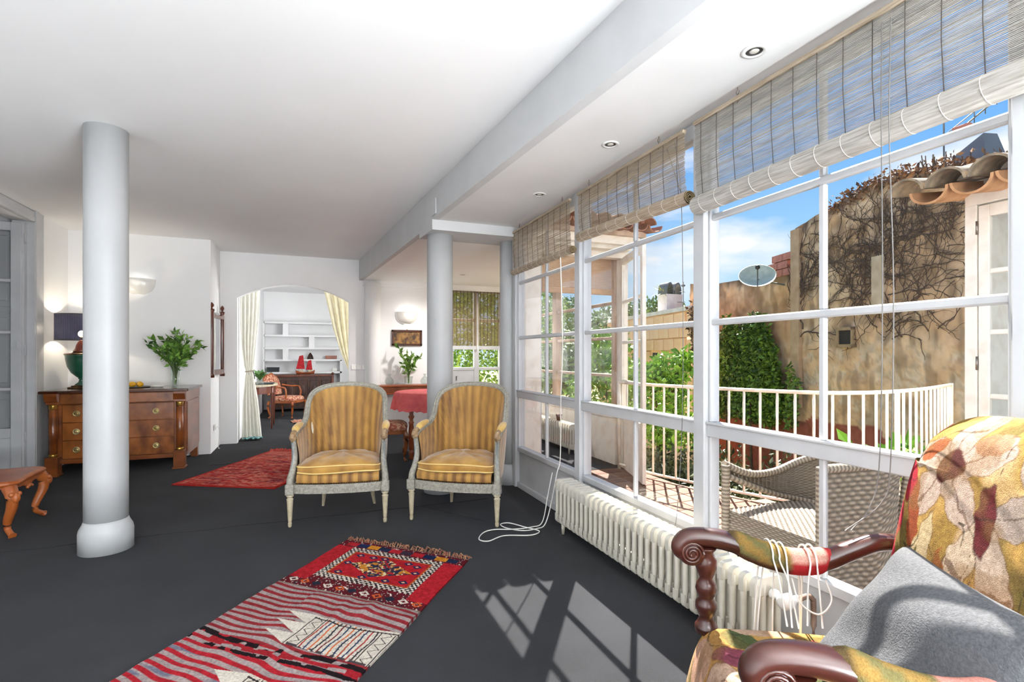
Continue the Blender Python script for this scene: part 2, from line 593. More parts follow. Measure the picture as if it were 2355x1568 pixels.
# ------------------------------------------------------------------ round columns
def column(loc, r, h, label, base=True, paint='column_white_dimmed'):
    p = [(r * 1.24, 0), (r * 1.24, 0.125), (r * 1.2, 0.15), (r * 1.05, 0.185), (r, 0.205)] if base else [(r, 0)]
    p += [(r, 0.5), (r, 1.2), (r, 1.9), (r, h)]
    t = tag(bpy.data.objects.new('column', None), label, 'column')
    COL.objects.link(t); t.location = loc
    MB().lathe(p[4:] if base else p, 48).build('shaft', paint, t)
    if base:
        MB().lathe(p[:5], 48).build('base', 'column_white_dimmed', t)
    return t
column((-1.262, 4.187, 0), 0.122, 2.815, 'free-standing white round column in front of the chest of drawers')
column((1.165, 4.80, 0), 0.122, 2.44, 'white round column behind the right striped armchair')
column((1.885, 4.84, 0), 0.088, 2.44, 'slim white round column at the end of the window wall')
column((0.95, 8.42, 0), 0.125, 2.45, 'white half-round column against the back wall beside the archway', False, 'plaster')

# ------------------------------------------------------------------ window wall bays
def glass(parent, x0, x1, y0, y1, z0, z1):
    return B(x0, x1, y0, y1, z0, z1).build('pane', 'window_glass', parent)

def bay(n, y0, y1, ym, label):
    w = sroot('window_%d' % n, label)
    p = 0.042
    B(1.885, 1.99, y1 - p, y1 + p, 0.0, 2.53, 0.006).build('post', 'white_paint', w)
    a, b = y0 + p, y1 - p
    B(1.905, 1.975, a, b, 0.355, 0.40, 0.004).build('sill', 'white_paint', w)
    B(1.93, 1.96, a, b, 0.0, 0.36).build('base_panel', 'white_paint', w)
    B(1.905, 1.93, a, b, 0.0, 0.055, 0.004).build('base_rail', 'white_paint', w)
    m = MB().box(1.90, 1.975, a, b, 0.882, 0.955, 0.004)
    r = m.build('mid_rail', 'white_paint', w)
    MB().box(1.893, 1.902, a, b, 0.945, 0.958, 0.003).build('bead', 'white_paint', r)
    B(1.90, 1.975, a, b, 2.45, 2.53, 0.004).build('top_rail', 'white_paint', w)
    for z in (1.467, 2.003):
        MB().box(1.916, 1.944, a, b, z - 0.016, z + 0.016, 0.006).build('muntin', 'white_paint', w)
    for z0, z1 in ((0.40, 0.882), (0.955, 1.451), (1.483, 1.987), (2.019, 2.45)):
        MB().box(1.917, 1.943, ym - 0.013, ym + 0.013, z0, z1, 0.005).build('muntin', 'white_paint', w)
        # narrow stops framing the glass
        for ya, yb in ((a, ym - 0.013), (ym + 0.013, b)):
            glass(w, 1.931, 1.935, ya, yb, z0, z1)
    for yy in (a, b):
        s = 1 if yy == a else -1
        for z0, z1 in ((0.40, 0.882), (0.955, 2.45)):
            B(1.912, 1.955, yy, yy + s * 0.018, z0, z1, 0.004).build('stop', 'white_paint', w)
    return w
bay(1, 3.414, 4.70, 4.03, 'far bay of the white framed window wall')
bay(2, 2.115, 3.414, 2.727, 'middle bay of the white framed window wall')
bay(3, 0.80, 2.115, 1.452, 'near bay of the white framed window wall')
bay(4, -0.47, 0.80, 0.16, 'window bay beside the camera')

# ------------------------------------------------------------------ door_1 : French door folded into the hall
d = sroot('door_1', 'white French door standing open in the left wall')
m = MB()
for (ya, yb, xa_, xb_) in ((6.82, 7.03, -2.70, -2.672), (6.82, 6.90, -2.672, -2.655), (6.80, 6.8195, -2.85, -2.66)):
    m.box(xa_, xb_, ya, yb, 0, 2.81 if ya > 6.81 else 2.69, 0.004)
m.box(-2.70, -2.673, 5.2, 6.819, 2.69, 2.805, 0.004)
m.box(-2.673, -2.656, 5.2, 6.799, 2.692, 2.74, 0.004)
m.build('architrave', 'white_paint', d)
lf = MB()
x1 = -2.745
for (xa_, xb_, za_, zb_) in ((x1 - 0.085, x1, 0.02, 2.66), (x1 - 0.75, x1 - 0.665, 0.02, 2.66), (x1 - 0.664, x1 - 0.086, 2.57, 2.66), (x1 - 0.664, x1 - 0.086, 0.02, 0.13), (x1 - 0.664, x1 - 0.086, 0.45, 0.55)):
    lf.box(xa_, xb_, 6.73, 6.775, za_, zb_, 0.004)
lf.build('leaf', 'white_paint', d)
zr = [0.55, 0.95, 1.53, 2.06, 2.57]
for z in zr[1:-1]:
    B(x1 - 0.68, x1 - 0.08, 6.735, 6.77, z - 0.016, z + 0.016, 0.006).build('muntin', 'white_paint', d)
for z0, z1 in zip(zr[:-1], zr[1:]):
    glass(d, x1 - 0.665, x1 - 0.085, 6.75, 6.754, z0, z1)
B(x1 - 0.665, x1 - 0.085, 6.745, 6.76, 0.13, 0.45).build('panel', 'white_paint', d)
B(x1 + 0.0, x1 + 0.02, 6.75, 6.80, 0.02, 2.66).build('hinge_strip', 'white_paint', d)
for z in (0.4, 1.3, 2.45):
    MB().lathe([(0.008, 0), (0.008, 0.10)], 8, (x1 + 0.028, 6.745, z)).build('hinge', 'white_paint', d)
MB().box(x1 - 0.03, x1 - 0.012, 6.705, 6.732, 1.36, 1.44, 0.003).build('latch', 'white_paint', d)
# shutter leaf behind the glass
sh = MB()
for z0, z1 in ((0.05, 0.9), (0.95, 1.75), (1.8, 2.6)):
    sh.box(x1 - 0.64, x1 - 0.10, 6.86, 6.875, z0, z1, 0.004)
    sh.box(x1 - 0.58, x1 - 0.16, 6.845, 6.8605, z0 + 0.06, z1 - 0.06, 0.012)
sh.box(x1 - 0.72, x1 - 0.02, 6.8755, 6.905, 0.02, 2.66, 0.004)
sh.build('shutter', 'grey_paint', d)

# ------------------------------------------------------------------ roller blinds of the main windows
mk('blind_slat', 'b8a893', '94836d', sc=40, rough=0.7, stretch=(1, .2, 4))
mk('blind_slat_white', 'b5b1aa', '928d85', sc=40, rough=0.7, stretch=(1, .2, 4))
mk('blind_string', '4a443e', rough=0.9)
mk('blind_band', 'd5d2cc', rough=0.8)
mk('cord_white', 'e9e6e0', rough=0.7)
mk('cord_grey', '6d6a68', rough=0.7)
mk('brown_blind', '8f7a58', '6b5a3c', sc=30, rough=0.8, stretch=(1, .2, 4))
mk('rust_metal', '8a8078', rough=0.4, metal=0.8)

def blind(y0, y1, ztop, zr0, zr1, rr, slat, label, seed, x=1.832, pitch=0.0052, fill=0.52):
    """y0 near end, y1 far end; zr0/zr1 height of the roll axis at the near/far end."""
    rg = random.Random(seed)
    t = thing('bamboo_blind', label, 'blind', (x, (y0 + y1) / 2, ztop), 0.0, 'bamboo blinds of the window wall')
    L = (y1 - y0) / 2
    zt = lambda y: 0.0
    zb = lambda y: (zr0 + (zr1 - zr0) * (y + L) / (2 * L)) - ztop
    MB().box(-0.012, 0.012, -L, L, -0.006, 0.014, 0.003).build('head_rail', 'blind_slat', t)
    m = MB()
    n = int((-min(zb(-L), zb(L))) / pitch)
    for i in range(n):
        f0 = (i + 0.5) / n
        a = f0 * zb(-L) + rg.uniform(-.0007, .0007)
        b = f0 * zb(L) + rg.uniform(-.0007, .0007)
        h = pitch * fill / 2
        xo = rr * 0.5 * f0 ** 3 + 0.002 * math.sin(i * .7) + rg.uniform(-.0015, .0015)
        e0, e1 = -L + rg.uniform(0, .008), L - rg.uniform(0, .008)
        vs = [(xo + dx, yy, zz + dz) for (yy, zz) in ((e0, a), (e1, b)) for dx, dz in ((-.0012, -h), (.0012, -h), (.0012, h), (-.0012, h))]
        m.add(vs, [(0, 1, 5, 4), (1, 2, 6, 5), (2, 3, 7, 6), (3, 0, 4, 7), (0, 3, 2, 1), (4, 5, 6, 7)])
    o = m.build('slat_sheet', slat, t)
    o['kind'] = 'stuff'
    k = max(6, int((y1 - y0) / 0.105))
    for i in range(k):
        y = -L + (i + 0.5) * 2 * L / k
        MB().tube([(-0.004, y, 0.0), (-0.006, y, zb(y) * .5), (-0.004 + rr * .3, y, zb(y) + rr * .5)], 0.0016, 5, up=(1, 0, 0)).build('string', 'blind_string', t)
    # rolled-up end: ridged cylinder lying along y
    P = []
    nn = 44
    for j in range(15):
        y = -L - 0.012 + (2 * L + 0.024) * j / 14
        P.append([(rr * 0.55 + (rr + 0.0022 * (kk % 2)) * math.cos(2 * PI * kk / nn), y, zb(y) + (rr + 0.0022 * (kk % 2)) * math.sin(2 * PI * kk / nn)) for kk in range(nn)])
    r = MB().grid(P, smooth=False, cv=True)
    r.build('roll', slat, t)
    for y in (-L - 0.012, L + 0.012):
        e = MB()
        sp = []
        for a in range(60):
            q = a / 59
            sp.append((rr * 0.55 + rr * (1 - 0.85 * q) * math.cos(q * 6 * PI), y + (-.002 if y < 0 else .002), zb(y) + rr * (1 - 0.85 * q) * math.sin(q * 6 * PI)))
        e.tube(sp, 0.0035, 5, up=(0, 1, 0))
        e.build('rolled_end', 'brown_blind', t)
    for i in range(k):
        y = -L + (i + 0.5) * 2 * L / k
        ring = [(rr * 0.55 + (rr + 0.0018) * math.cos(2 * PI * a / 24), y + 0.006 * math.sin(a / 24 * 2 * PI), zb(y) + (rr + 0.0018) * math.sin(2 * PI * a / 24)) for a in range(24)]
        MB().tube(ring, 0.0013, 4, closed=True, up=(0, 1, 0)).build('band', 'blind_band', t)
    return t, zb, L

def hook(y, z=2.53, x=1.832, nm=0):
    t = thing('ceiling_hook', ['metal hook screwed into the ceiling above the near end of the far blind',
                               'metal hook screwed into the ceiling above the far end of the far blind',
                               'metal hook in the ceiling above the far end of the middle blind',
                               'metal hook in the ceiling above the near end of the middle blind',
                               'metal hook in the ceiling above the wide near blind'][nm], 'hook', (x, y, z), 0, 'ceiling hooks that carry the blinds')
    MB().tube([(0, 0, 0.0), (0, 0, -0.012)] + [(0, 0.009 * math.sin(a * PI / 6), -0.022 + 0.01 * math.cos(a * PI / 6)) for a in range(1, 11)], 0.0022, 6, up=(1, 0, 0)).build('screw_eye', 'rust_metal', t)
    MB().tube([(0, 0, -0.03), (0, 0.003, -0.05), (0, -0.004, -0.06), (0, 0.004, -0.072)], 0.0022, 6, up=(1, 0, 0)).build('s_hook', 'rust_metal', t)

tA, zA, LA = blind(0.30, 2.085, 2.475, 2.085, 2.068, 0.044, 'blind_slat_white', 'wide pale bamboo blind half rolled above the near window bay', 3)
tB, zB, LB = blind(2.155, 3.30, 2.47, 2.125, 2.165, 0.034, 'blind_slat', 'tilted bamboo blind half rolled above the middle window bay', 5)
tC, zC, LC = blind(3.42, 4.60, 2.47, 2.095, 2.10, 0.027, 'blind_slat', 'bamboo blind half rolled above the far window bay beside the slim column', 7)
hook(3.55, nm=0); hook(4.42, nm=1); hook(3.14, nm=2); hook(2.37, nm=3); hook(1.80, nm=4)

# cords of the blinds
def cord(name, pts, r, mat, label, n=40, group=None):
    o = MB().tube(crom(pts, n), r, 6).build(name, mat)
    return tag(o, label, 'cord', group)
cord('blind_cord', [(1.825, 1.16, 2.44), (1.80, 1.145, 2.06), (1.79, 1.135, 1.5), (1.775, 1.135, 0.95), (1.72, 1.13, 0.80), (1.62, 1.125, 0.735)], 0.0019, 'cord_grey', 'thin pull cord hanging from the wide near blind, left of its pair')
cord('blind_cord', [(1.825, 1.13, 2.44), (1.80, 1.12, 2.06), (1.79, 1.10, 1.5), (1.775, 1.10, 0.95), (1.73, 1.10, 0.82), (1.60, 1.13, 0.735)], 0.0019, 'cord_grey', 'thin pull cord hanging from the wide near blind, right of its pair')
cord('blind_cord', [(1.83, 2.23, 2.44), (1.845, 2.20, 2.15), (1.85, 2.19, 1.5), (1.85, 2.20, 0.9), (1.83, 2.22, 0.42), (1.81, 2.25, 0.36)], 0.0019, 'cord_grey', 'thin pull cord hanging beside the white post at the middle bay')
cord('blind_cord', [(1.83, 2.30, 2.44), (1.845, 2.25, 2.28), (1.84, 2.19, 2.15)], 0.0022, 'cord_grey', 'short slack cord slanting across the middle blind', 14)
# long white cord: down from the far blind, behind the radiator end, onto the carpet in loops
cord('cord_loop', [(1.84, 3.60, 2.12), (1.85, 3.58, 1.4), (1.845, 3.60, 0.95), (1.83, 3.58, 0.5), (1.79, 3.56, 0.38), (1.72, 3.52, 0.16), (1.66, 3.50, 0.02), (1.58, 3.47, 0.006),
     (1.46, 3.47, 0.006), (1.37, 3.57, 0.006), (1.36, 3.66, 0.006), (1.43, 3.66, 0.008), (1.50, 3.52, 0.012), (1.57, 3.41, 0.008), (1.48, 3.36, 0.006), (1.30, 3.42, 0.006), (1.16, 3.36, 0.006),
     (1.11, 3.42, 0.006), (1.18, 3.53, 0.008), (1.27, 3.55, 0.012), (1.40, 3.50, 0.014), (1.55, 3.50, 0.012), (1.66, 3.55, 0.02), (1.72, 3.58, 0.2), (1.77, 3.60, 0.38)], 0.0042, 'cord_white',
     'long white cord looped on the carpet beside the radiator', 160)

# ------------------------------------------------------------------ radiator under the windows
mk('enamel', 'd6d2c6', 'c9c4b6', sc=8, rough=0.25, spec=0.6, coat=0.3)
mk('valve_white', 'f0f0ee', rough=0.3)
mk('pipe_brown', '6b5346', '8d7564', sc=15, rough=0.5)
mk('brass', 'b08a3c', '8a6a2c', sc=10, rough=0.3, metal=0.9)

def radiator(name, label, x0, x1, ya, yb, z0, z1, n, valve=True):
    t = thing(name, label, 'radiator', ((x0 + x1) / 2, (ya + yb) / 2, 0))
    w, p = (x1 - x0) / 2, (yb - ya) / n
    th = p * 0.22
    m = MB()
    # rounded top and bottom bridges with four hollow columns between
    def slab(za, zb_, rnd_top):
        k = 7
        pts = []
        r = 0.028
        for i in range(k):
            a = PI / 2 * i / (k - 1)
            pts.append((w - r + r * math.cos(a), zb_ - r + r * math.sin(a)) if rnd_top else (w - r + r * math.cos(-PI / 2 + a), za + r + r * math.sin(-PI / 2 + a)))
        if rnd_top:
            poly = [(w, za)] + pts + [(-q[0], q[1]) for q in reversed(pts)] + [(-w, za)]
        else:
            poly = pts + [(w, zb_), (-w, zb_)] + [(-q[0], q[1]) for q in reversed(pts)]
        # chamfered slab along y
        for (sx, t0, t1) in ((1.0, -th * 0.6, th * 0.6),):
            m.prism([(q[0], q[1]) for q in poly], -th, th, 'y')
    slab(z1 - 0.075, z1, True)
    slab(z0, z0 + 0.07, False)
    for i in range(4):
        cxx = -w + .0155 + (2 * w - .031) * i / 3
        m.lathe([(0.0145, z0 + 0.03), (0.0145, z0 + 0.1), (0.0145, z1 - 0.1), (0.0145, z1 - 0.03)], 10, (cxx, 0, 0))
    sec = m.mesh('section', 'enamel')
    hub = MB().lathe([(0.014, -p / 2 * 1.02), (0.014, p / 2 * 1.02)], 12, M=Matrix.Rotation(PI / 2, 4, 'X')).mesh('nipple', 'enamel')
    for i in range(n):
        yy = (ya - yb) / 2 + (i + 0.5) * p
        place('section', sec, t, (0, yy, 0))
        if i < n - 1:
            for zz in (z1 - 0.045, z0 + 0.045):
                place('nipple', hub, t, (0, yy + p / 2, zz))
    for yy in ((ya - yb) / 2 + 0.09, (yb - ya) / 2 - 0.09):
        for sx in (-1, 1):
            MB().lathe([(0.012, 0), (0.016, z0 + 0.02)], 8, (sx * w * 0.6, yy, 0)).build('foot', 'enamel', t)
    if valve:
        y = (ya - yb) / 2
        zc = z1 - 0.06
        MY = lambda yy: Matrix.Translation((0, yy, zc)) @ Matrix.Rotation(PI / 2, 4, 'X')
        MB().lathe([(0.021, 0), (0.021, 0.02), (0.013, 0.024), (0.013, 0.05)], 12, M=MY(y)).build('union', 'valve_white', t)
        b = MB().lathe([(0.024, 0), (0.03, 0.006), (0.03, 0.045), (0.02, 0.052), (0.012, 0.055), (0.0, 0.055)], 16, M=Matrix.Translation((-0.005, y - 0.075, zc)) @ Matrix.Rotation(-PI / 2, 4, 'Y') @ Matrix.Translation((0, 0, -0.02)))
        b.build('valve_cap', 'valve_white', t)
        MB().tube([(0.0, y - 0.075, zc), (0.05, y - 0.078, zc + 0.002)], 0.016, 10).build('valve_nut', 'valve_white', t)
        MB().tube(crom([(0.05, y - 0.078, zc), (0.10, y - 0.08, zc + 0.005), (0.125, y - 0.082, zc - 0.01), (0.13, y - 0.083, zc - 0.05), (0.13, y - 0.083, 0.0)], 24), 0.011, 10).build('pipe', 'pipe_brown', t)
    return t
radiator('radiator', 'long cream column radiator standing under the main windows', 1.685, 1.84, 1.55, 3.40, 0.07, 0.385, 31)

# ------------------------------------------------------------------ recessed ceiling lights
mk('lamp_trim', 'dcdcda', rough=0.4)
mk('lamp_dark', '2c2b2a', rough=0.35)
mk('bulb_glass', 'c9c5bd', rough=0.2)
for i, (x, y, z, lab) in enumerate(((1.675, 1.56, 2.53, 'recessed ceiling light nearest the camera above the wide blind'), (1.635, 2.56, 2.53, 'recessed ceiling light above the middle window bay'),
                       (1.64, 3.56, 2.53, 'recessed ceiling light above the far window bay'), (2.12, 7.31, 2.49, 'recessed ceiling light in the dining corner'))):
    t = thing('ceiling_light', lab, 'light', (x, y, z), 0, 'recessed ceiling lights')
    MB().lathe([(0.032, 0.0), (0.034, -0.006), (0.048, -0.005), (0.051, 0.0)], 28).build('trim_ring', 'lamp_trim', t)
    MB().lathe([(0.0, -0.0015), (0.033, -0.002)], 24).build('recess', 'lamp_dark', t)
    MB().lathe([(0.0, -0.005), (0.014, -0.0045), (0.02, -0.002)], 16).build('bulb', 'bulb_glass', t)
lamp('dining_fill_light', 'SPOT', (2.12, 7.31, 2.475), 140, (1.0, 0.97, 0.93), look=(0, 0, -1), spot_size=math.radians(165), spot_blend=0.6, shadow_soft_size=0.06)  # spot added to brighten the dining corner; the recessed light itself is off

# ------------------------------------------------------------------ striped armchairs (two)
GOLD_L, GOLD_D = np.array(lin('cc9c4a')), np.array(lin('6a3f0e'))
mk('gold_velvet', 'ffffff', 'cfc4ae', sc=9, rough=0.62, attr=True, sheen=0.5, bump=0.12, bsc=160, stretch=(1, 1, .35))
mk('gold_plain', 'c29240', '85571a', sc=7, rough=0.62, sheen=0.5, bump=0.25, bsc=22, lo=0.35, hi=0.75)
mk('gold_pale', 'e6c06a', 'c99a3e', sc=9, rough=0.6, sheen=0.4, bump=0.1, bsc=90)
mk('gilt_grey', 'a5a195', '88847a', sc=60, rough=0.5, bump=0.35, bsc=130)
mk('gilt_blue', 'a3a9ab', '7d8588', sc=20, rough=0.5, bump=0.2, bsc=90)
mk('worn_cream', 'c9bda2', 'a3957a', sc=16, rough=0.5, bump=0.15, bsc=60)
mk('nail_dark', '3a2a18', rough=0.35, metal=0.7)
mk('carved_brown', '8a6a4a', 'b59a78', sc=30, rough=0.5, bump=0.4, bsc=120)
mk('patch_white', 'eee6d6', 'e0d2b8', sc=30, rough=0.9)
mk('piping', 'e8c983', rough=0.7)

def stripe(u, v, seed=0.0):
    """colour of the velvet at arc length u (m), height v (0..1)."""
    s = 0.5 + 0.5 * math.tanh(2.2 * math.sin(u * 2 * PI / 0.074))
    s2 = 0.5 + 0.5 * math.sin(u * 2 * PI / 0.0213)
    k = 0.68 * s + 0.16 * s2
    wear = 0.5 + 0.5 * math.sin(u * 5.1 + seed) * math.cos(v * 4.0 + seed * 2)
    k = k * (0.55 + 0.45 * (1 - wear)) + 0.10
    return tuple(GOLD_L * (1 - k) + GOLD_D * k)

def bergere(name, label, loc, rotz, patch):
    t = thing(name, label, 'armchair', loc, rotz, 'grey and gold striped armchairs')
    halfT = [(.338, -.245, .655), (.340, -.20, .69), (.338, -.10, .715), (.330, .00, .735), (.322, .06, .775), (.318, .095, .84), (.314, .13, .91), (.292, .185, .975), (.225, .238, 1.018), (.12, .268, 1.04), (0, .278, 1.046)]
    halfB = [(.325, -.245, .33), (.322, -.20, .33), (.318, -.12, .33), (.305, -.02, .33), (.285, .06, .33), (.262, .11, .33), (.235, .145, .33), (.19, .178, .33), (.13, .20, .33), (.06, .212, .33), (0, .215, .33)]
    full = lambda h: h + [(-a, b, c) for a, b, c in reversed(h[:-1])]
    T, Bm = crom(full(halfT), 81), crom(full(halfB), 81)
    nv = 15
    arcs = []
    for j in range(nv):
        q = j / (nv - 1)
        L_ = [Bm[i][:2] * (1 - q) + T[i][:2] * q for i in range(81)]
        a_ = [0.0]
        for i in range(1, 81):
            a_.append(a_[-1] + float(np.linalg.norm(L_[i] - L_[i - 1])))
        arcs.append([v - a_[40] for v in a_])
    inn, out, cin = [], [], []
    for i in range(81):
        nrm = np.array([T[i][0] * 0.9, T[i][1] + 0.12, 0.0])
        nrm /= np.linalg.norm(nrm)
        ri, ro, rc = [], [], []
        for j in range(nv):
            q = j / (nv - 1)
            p = Bm[i] * (1 - q) + T[i] * q
            puff = 0.022 * math.sin(PI * q) ** 0.7
            ri.append(tuple(p - nrm * (0.012 + puff)))
            ro.append(tuple(p + nrm * (0.014 + puff * 0.3)))
            rc.append(stripe(arcs[j][i], q, hash(name + str(loc[0])) % 7))
        inn.append(ri); out.append(ro); cin.append(rc)
    MB().grid(inn, cols=cin).build('inner_upholstery', 'gold_velvet', t)
    MB().grid(out, cols=cin).build('outer_upholstery', 'gold_velvet', t)
    # frame: moulded rail that follows the top edge
    P = []
    for i in range(81):
        a = T[max(i - 1, 0)]; b = T[min(i + 1, 80)]
        tg = Vector(tuple(b - a)).normalized()
        nr = Vector((T[i][0] * 0.9, T[i][1] + 0.12, 0)); nr.normalize()
        upv = tg.cross(nr)
        if upv.z < 0: upv = -upv
        nr = upv.cross(tg) if (upv.cross(tg)).dot(nr) > 0 else tg.cross(upv)
        c = Vector(tuple(T[i]))
        prof = [(-.020, -.018), (-.024, -.004), (-.020, .010), (-.010, .012), (-.006, .020), (.006, .020), (.010, .012), (.020, .010), (.022, -.006), (.018, -.020)]
        P.append([tuple(c + nr * u + upv * v) for u, v in prof])
    fr = MB().grid(P, smooth=False, cv=True)
    fr.build('back_frame', 'gilt_grey', t)
    # dark gimp line inside the frame
    MB().tube([tuple(np.array(p[-1]) + np.array([0, 0, -0.006])) for p in inn], 0.004, 5).build('gimp', 'nail_dark', t)
    for s in (-1, 1):
        # arm pad, scroll and front support
        pd = MB()
        Pp = []
        ctr = crom([(s * .338, -.225, .703), (s * .342, -.16, .725), (s * .338, -.08, .74), (s * .332, -.02, .748)], 9)
        pd.tube([tuple(c) for c in ctr], [.012, .024, .029, .031, .031, .030, .028, .022, .010], 12, flat=0.75)
        pd.build('arm_pad', 'gold_pale', t)
        sc = MB()
        sc.ball((s * .340, -.262, .668), .030, 12, 8, (0.95, 1.0, 1.0))
        sc.tube(crom([(s * .340, -.225, .70), (s * .340, -.265, .694), (s * .340, -.29, .665), (s * .340, -.272, .638)], 12), [.022, .022, .022, .021, .020, .019, .018, .017, .016, .014, .012, .008], 8)
        sc.build('scroll', 'carved_brown', t)
        su = MB()
        path = crom([(s * .338, -.262, .655), (s * .334, -.248, .58), (s * .332, -.246, .50), (s * .340, -.272, .42), (s * .350, -.300, .36), (s * .350, -.305, .30)], 22)
        su.tube([tuple(p) for p in path], [.019 + .008 * (i / 21) for i in range(22)], 8, up=(1, 0, 0))
        o_ = su.build('arm_support', 'gilt_grey', t)
        MB().tube([(p[0] + s * 0.004, p[1] - 0.017, p[2]) for p in path[1:14]], 0.007, 6, up=(1, 0, 0)).build('blue_flute', 'gilt_blue', o_)
        # front corner block
        MB().box(s * .35 - .031, s * .35 + .031, -.338, -.276, .245, .325, .006).build('corner_block', 'gilt_grey', t)
        # legs: fluted taper
        fl = lambda a, z: (0.10 * abs(math.sin(a * 4)) - 0.05) if 0.05 < z < 0.2 else 0.0
        leg = [(.010, 0), (.014, .008), (.015, .03), (.012, .036), (.0135, .045), (.0145, .05), (.023, .20), (.025, .212), (.019, .217), (.019, .226), (.027, .234), (.027, .246)]
        MB().lathe(leg, 24, (s * .35, -.307, 0), flute=fl, smooth=False).build('leg', 'worn_cream', t)
        MB().tube(crom([(s * .215, .225, .0), (s * .20, .195, .12), (s * .19, .17, .28)], 8), [.011, .013, .015, .017, .018, .019, .020, .021], 8).build('leg', 'worn_cream', t)
    # seat rail (bowed front, straight tapering sides, back)
    def rail(y_in, zb, zt, off):
        pts = [(-.325 , -.30), (-.22, -.325), (-.10, -.338), (0, -.342), (.10, -.338), (.22, -.325), (.325, -.30)]
        back = [(.322, -.12), (.30, .02), (.25, .13), (.16, .19), (0, .212), (-.16, .19), (-.25, .13), (-.30, .02), (-.322, -.12)]
        return [(x * (1 + off), y * (1 + off)) for x, y in pts + back]
    MB().prism(rail(0, 0, 0, 0.02), 0.25, 0.32).build('seat_rail', 'gilt_grey', t)
    bd = MB()
    for i in range(46):
        x = -.30 + .60 * i / 45
        bd.box(x - .0045, x + .0045, -.350 + .38 * x * x, -.340 + .38 * x * x, .268, .288, .002)
    b_ = bd.build('carved_beading', 'gilt_grey', t); b_['kind'] = 'stuff'
    # stripe band above the rail
    P, C = [], []
    for i in range(61):
        x = -.305 + .61 * i / 60
        yb = -.338 + .36 * x * x
        P.append([(x, yb, .322), (x, yb - .006, .345), (x, yb - .004, .37), (x, yb + .012, .392), (x, yb + .05, .40)])
        C.append([stripe(x, .2, 1.0)] * 5)
    MB().grid(P, cols=C).build('seat_band', 'gold_velvet', t)
    nl = MB()
    for i in range(52):
        x = -.305 + .61 * i / 51
        nl.box(x - .0035, x + .0035, -.346 + .36 * x * x, -.334 + .36 * x * x, .318, .332, .002)
    b_ = nl.build('nail_trim', 'nail_dark', t); b_['kind'] = 'stuff'
    # loose cushion, puffed, with sagging piped edge
    out2 = [(-.30, -.29), (-.18, -.325), (0, -.338), (.18, -.325), (.30, -.29), (.298, -.10), (.27, .05), (.19, .15), (0, .185), (-.19, .15), (-.27, .05), (-.298, -.10), (-.30, -.29)]
    ring = crom([(a, b, 0) for a, b in out2], 65)[:-1]
    P = []
    rows = [(0.0, .0), (.94, .0), (1.0, .012), (1.01, .04), (1.0, .068), (.93, .083), (.75, .105), (.5, .118), (.25, .122), (0.0, .122)]
    rg = random.Random(4)
    for k, (sc_, z) in enumerate(rows):
        row = []
        for i, p in enumerate(ring):
            an = i / 64 * 2 * PI
            sag = -0.012 * (0.5 + 0.5 * math.sin(an * 3 + 1.0)) if k >= 4 else -0.006 * math.sin(an * 3)
            wr = 0.006 * math.sin(an * 9 + k) * (1 if 5 <= k <= 8 else 0)
            row.append((p[0] * sc_, -.07 + (p[1] + .07) * sc_, .392 + z + sag * sc_ + wr))
        P.append(row)
    MB().grid(P, cv=True).build('cushion', 'gold_plain', t)
    for k in (2, 4):
        MB().tube([(q[0] * 1.005, q[1] * 1.005, q[2]) for q in P[k]], .0055, 6, closed=True).build('piping', 'piping', t)
    if patch:
        i0 = 60
        P, ctr = [], np.array(inn[i0][10])
        ex = np.array(inn[i0 + 1][10]) - ctr; ex /= np.linalg.norm(ex)
        ez = np.array(inn[i0][11]) - ctr; ez /= np.linalg.norm(ez)
        nn = np.cross(ex, ez); nn /= np.linalg.norm(nn)
        if nn[1] > 0: nn = -nn
        pm = MB()
        pts = [tuple(ctr + ex * .022 * math.cos(a * PI / 9) * (1 + .2 * math.sin(3 * a)) + ez * .045 * math.sin(a * PI / 9) + nn * .007) for a in range(18)]
        pm.add([tuple(ctr + nn * .010)] + pts, [(0, 1 + i, 1 + (i + 1) % 18) for i in range(18)])
        pm.build('worn_patch', 'patch_white', t)
    return t
bergere('striped_armchair', 'grey framed gold striped armchair with a white worn patch, left of the pair', (0.275, 4.43, 0), math.radians(-12.5), True)
bergere('striped_armchair', 'grey framed gold striped armchair in front of the round column, right of the pair', (1.215, 4.085, 0), math.radians(-35.5), False)

# ------------------------------------------------------------------ chest of drawers
mk('walnut', '9a5526', '5f2d12', sc=3.0, rough=0.28, stretch=(1, 1, 2.2), lo=0.3, hi=0.72, coat=0.5, detail=8)
mk('walnut_burl', 'a8622b', '4e2410', sc=4.5, rough=0.25, stretch=(1.6, 1, 1), lo=0.28, hi=0.75, coat=0.5, detail=10)
mk('walnut_dark', '54280f', '3a1a0b', sc=4, rough=0.25, coat=0.5)
mk('knob_brass', 'e0d09a', 'b8a060', sc=10, rough=0.3, metal=0.8)
mk('gilt', 'd9b15e', 'a07a30', sc=12, rough=0.3, metal=0.85)

